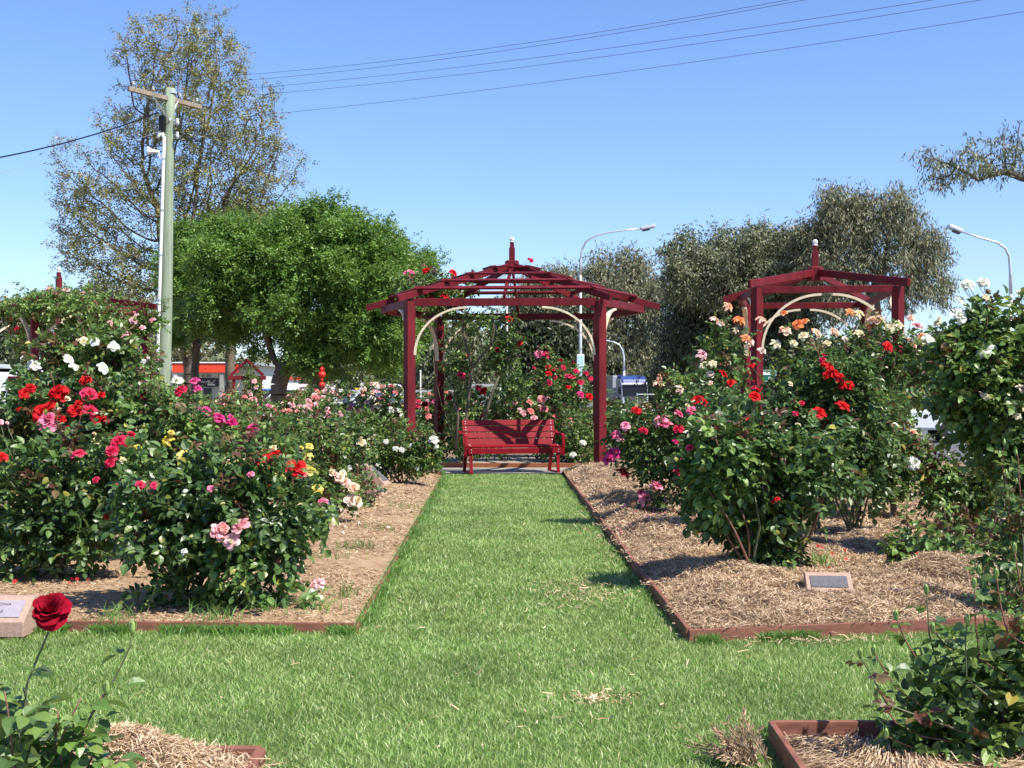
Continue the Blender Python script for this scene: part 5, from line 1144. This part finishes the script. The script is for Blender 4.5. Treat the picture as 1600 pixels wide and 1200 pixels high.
# mid distance gums seen inside the gazebo and scrub line
for i, (px, blobs, m, lab, sd) in enumerate([
  (720, [(715,570,45,45),(690,540,35,40)], 'leaf_gum', 'grey green tree seen left inside the large gazebo', 20),
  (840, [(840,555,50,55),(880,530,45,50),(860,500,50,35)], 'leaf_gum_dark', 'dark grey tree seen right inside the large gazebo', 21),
  (640, [(625,590,40,35),(590,580,45,30),(660,590,30,30)], 'leaf_gum', 'scrubby tree in the shade right of the green trees', 22),
  (770, [(775,600,45,24),(740,596,40,26)], 'leaf_gum', 'low bushy tree far behind the bench', 23),
  (1040, [(1045,600,30,28),(1020,610,30,20)], 'leaf_gum', 'low tree beside the far end of the road', 24),
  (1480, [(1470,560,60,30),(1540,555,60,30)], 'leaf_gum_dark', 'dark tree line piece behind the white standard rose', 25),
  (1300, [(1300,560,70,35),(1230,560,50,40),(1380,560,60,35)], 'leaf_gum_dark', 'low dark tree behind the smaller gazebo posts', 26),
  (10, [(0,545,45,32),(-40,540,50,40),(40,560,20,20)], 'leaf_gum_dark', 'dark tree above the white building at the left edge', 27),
  (160, [(165,520,60,70),(130,570,50,40),(200,560,40,50)], 'leaf_gum', 'grey tree filling the gap behind the overgrown gazebo', 28),
  (560, [(540,590,50,30),(490,600,30,20)], 'leaf_gum_dark', 'dark low tree behind the hanging lanterns', 29)]):
    tree('background_tree', lab, 'tree', 100+2.3*i, px, blobs, natt=300, step=1., leafm=m, bark='bark_gum', nspray=3800, per=6, ll=.4, lw=.17, spread=.8, droop=.5, vert=.5, trunk_pts=[(px,605)], rt=.4, seed=sd, amp=.3, tip=.03, group=None)
# far line of trees closing the horizon
r_ = np.random.RandomState(77); n_ = 26000; x_ = r_.uniform(-160,190,n_); hh = 6.5+2.2*np.sin(x_*.09)+1.6*np.sin(x_*.23+1)+1.2*np.sin(x_*.61); 
c_ = np.stack([x_, 205+r_.uniform(-6,6,n_), r_.uniform(0,1,n_)**.7*hh],1); u_ = nrm(r_.normal(size=(n_,3))); w_2 = nrm(np.cross(u_, r_.normal(size=(n_,3))))
V = np.stack([c_-u_*.9, c_+w_2*.45, c_+u_*.9, c_-w_2*.45],1).reshape(-1,3); mb = MB(); mb.quads(V, np.arange(len(V)).reshape(-1,4)); tag(mb.build('far_trees', 'leaf_gum'), 'distant line of trees along the horizon', 'trees', None, 'stuff')
# ------------------------------------------------------------------ camera, light, world
cam = bpy.data.cameras.new('camera'); co = bpy.data.objects.new('camera', cam); COL.objects.link(co); C.camera = co
cam.sensor_width = 36; cam.lens = F/1600*36; cam.clip_end = 2000; cam.shift_y = 10/1600
co.location = (0,0,EYE); co.rotation_euler = (math.pi/2,0,0)
S = Vector((.7,-.52,1.2)).normalized()
sun = bpy.data.lights.new('sun', 'SUN'); sun.energy = 4.6; sun.angle = math.radians(.5); sun.color = (1,.95,.85)
so = bpy.data.objects.new('sun', sun); COL.objects.link(so); so.rotation_euler = S.to_track_quat('Z','Y').to_euler(); so.location = (20,-20,40)
w = bpy.data.worlds.new('World'); C.world = w; w.use_nodes = True; nt = w.node_tree; bg = nt.nodes['Background']
sk = nt.nodes.new('ShaderNodeTexSky'); sk.sky_type = 'NISHITA'; sk.sun_disc = False; sk.sun_elevation = math.asin(S.z); sk.sun_rotation = math.atan2(S.x, S.y)
sk.altitude = 0; sk.air_density = 1.0; sk.dust_density = .25; sk.ozone_density = 3.5
hs = nt.nodes.new('ShaderNodeHueSaturation'); hs.inputs['Saturation'].default_value = 1.02
nt.links.new(sk.outputs[0], hs.inputs['Color']); tint = nt.nodes.new('ShaderNodeMix'); tint.data_type = 'RGBA'; tint.blend_type = 'MULTIPLY'; tint.inputs[0].default_value = 1; tint.inputs[7].default_value = (.72,.78,.98,1)
nt.links.new(hs.outputs[0], tint.inputs[6]); nt.links.new(tint.outputs[2], bg.inputs['Color']); bg.inputs['Strength'].default_value = .115
C.view_settings.view_transform = 'Standard'; C.view_settings.look = 'None'; C.view_settings.exposure = 0.88; C.view_settings.gamma = 1
C.render.engine = 'CYCLES'
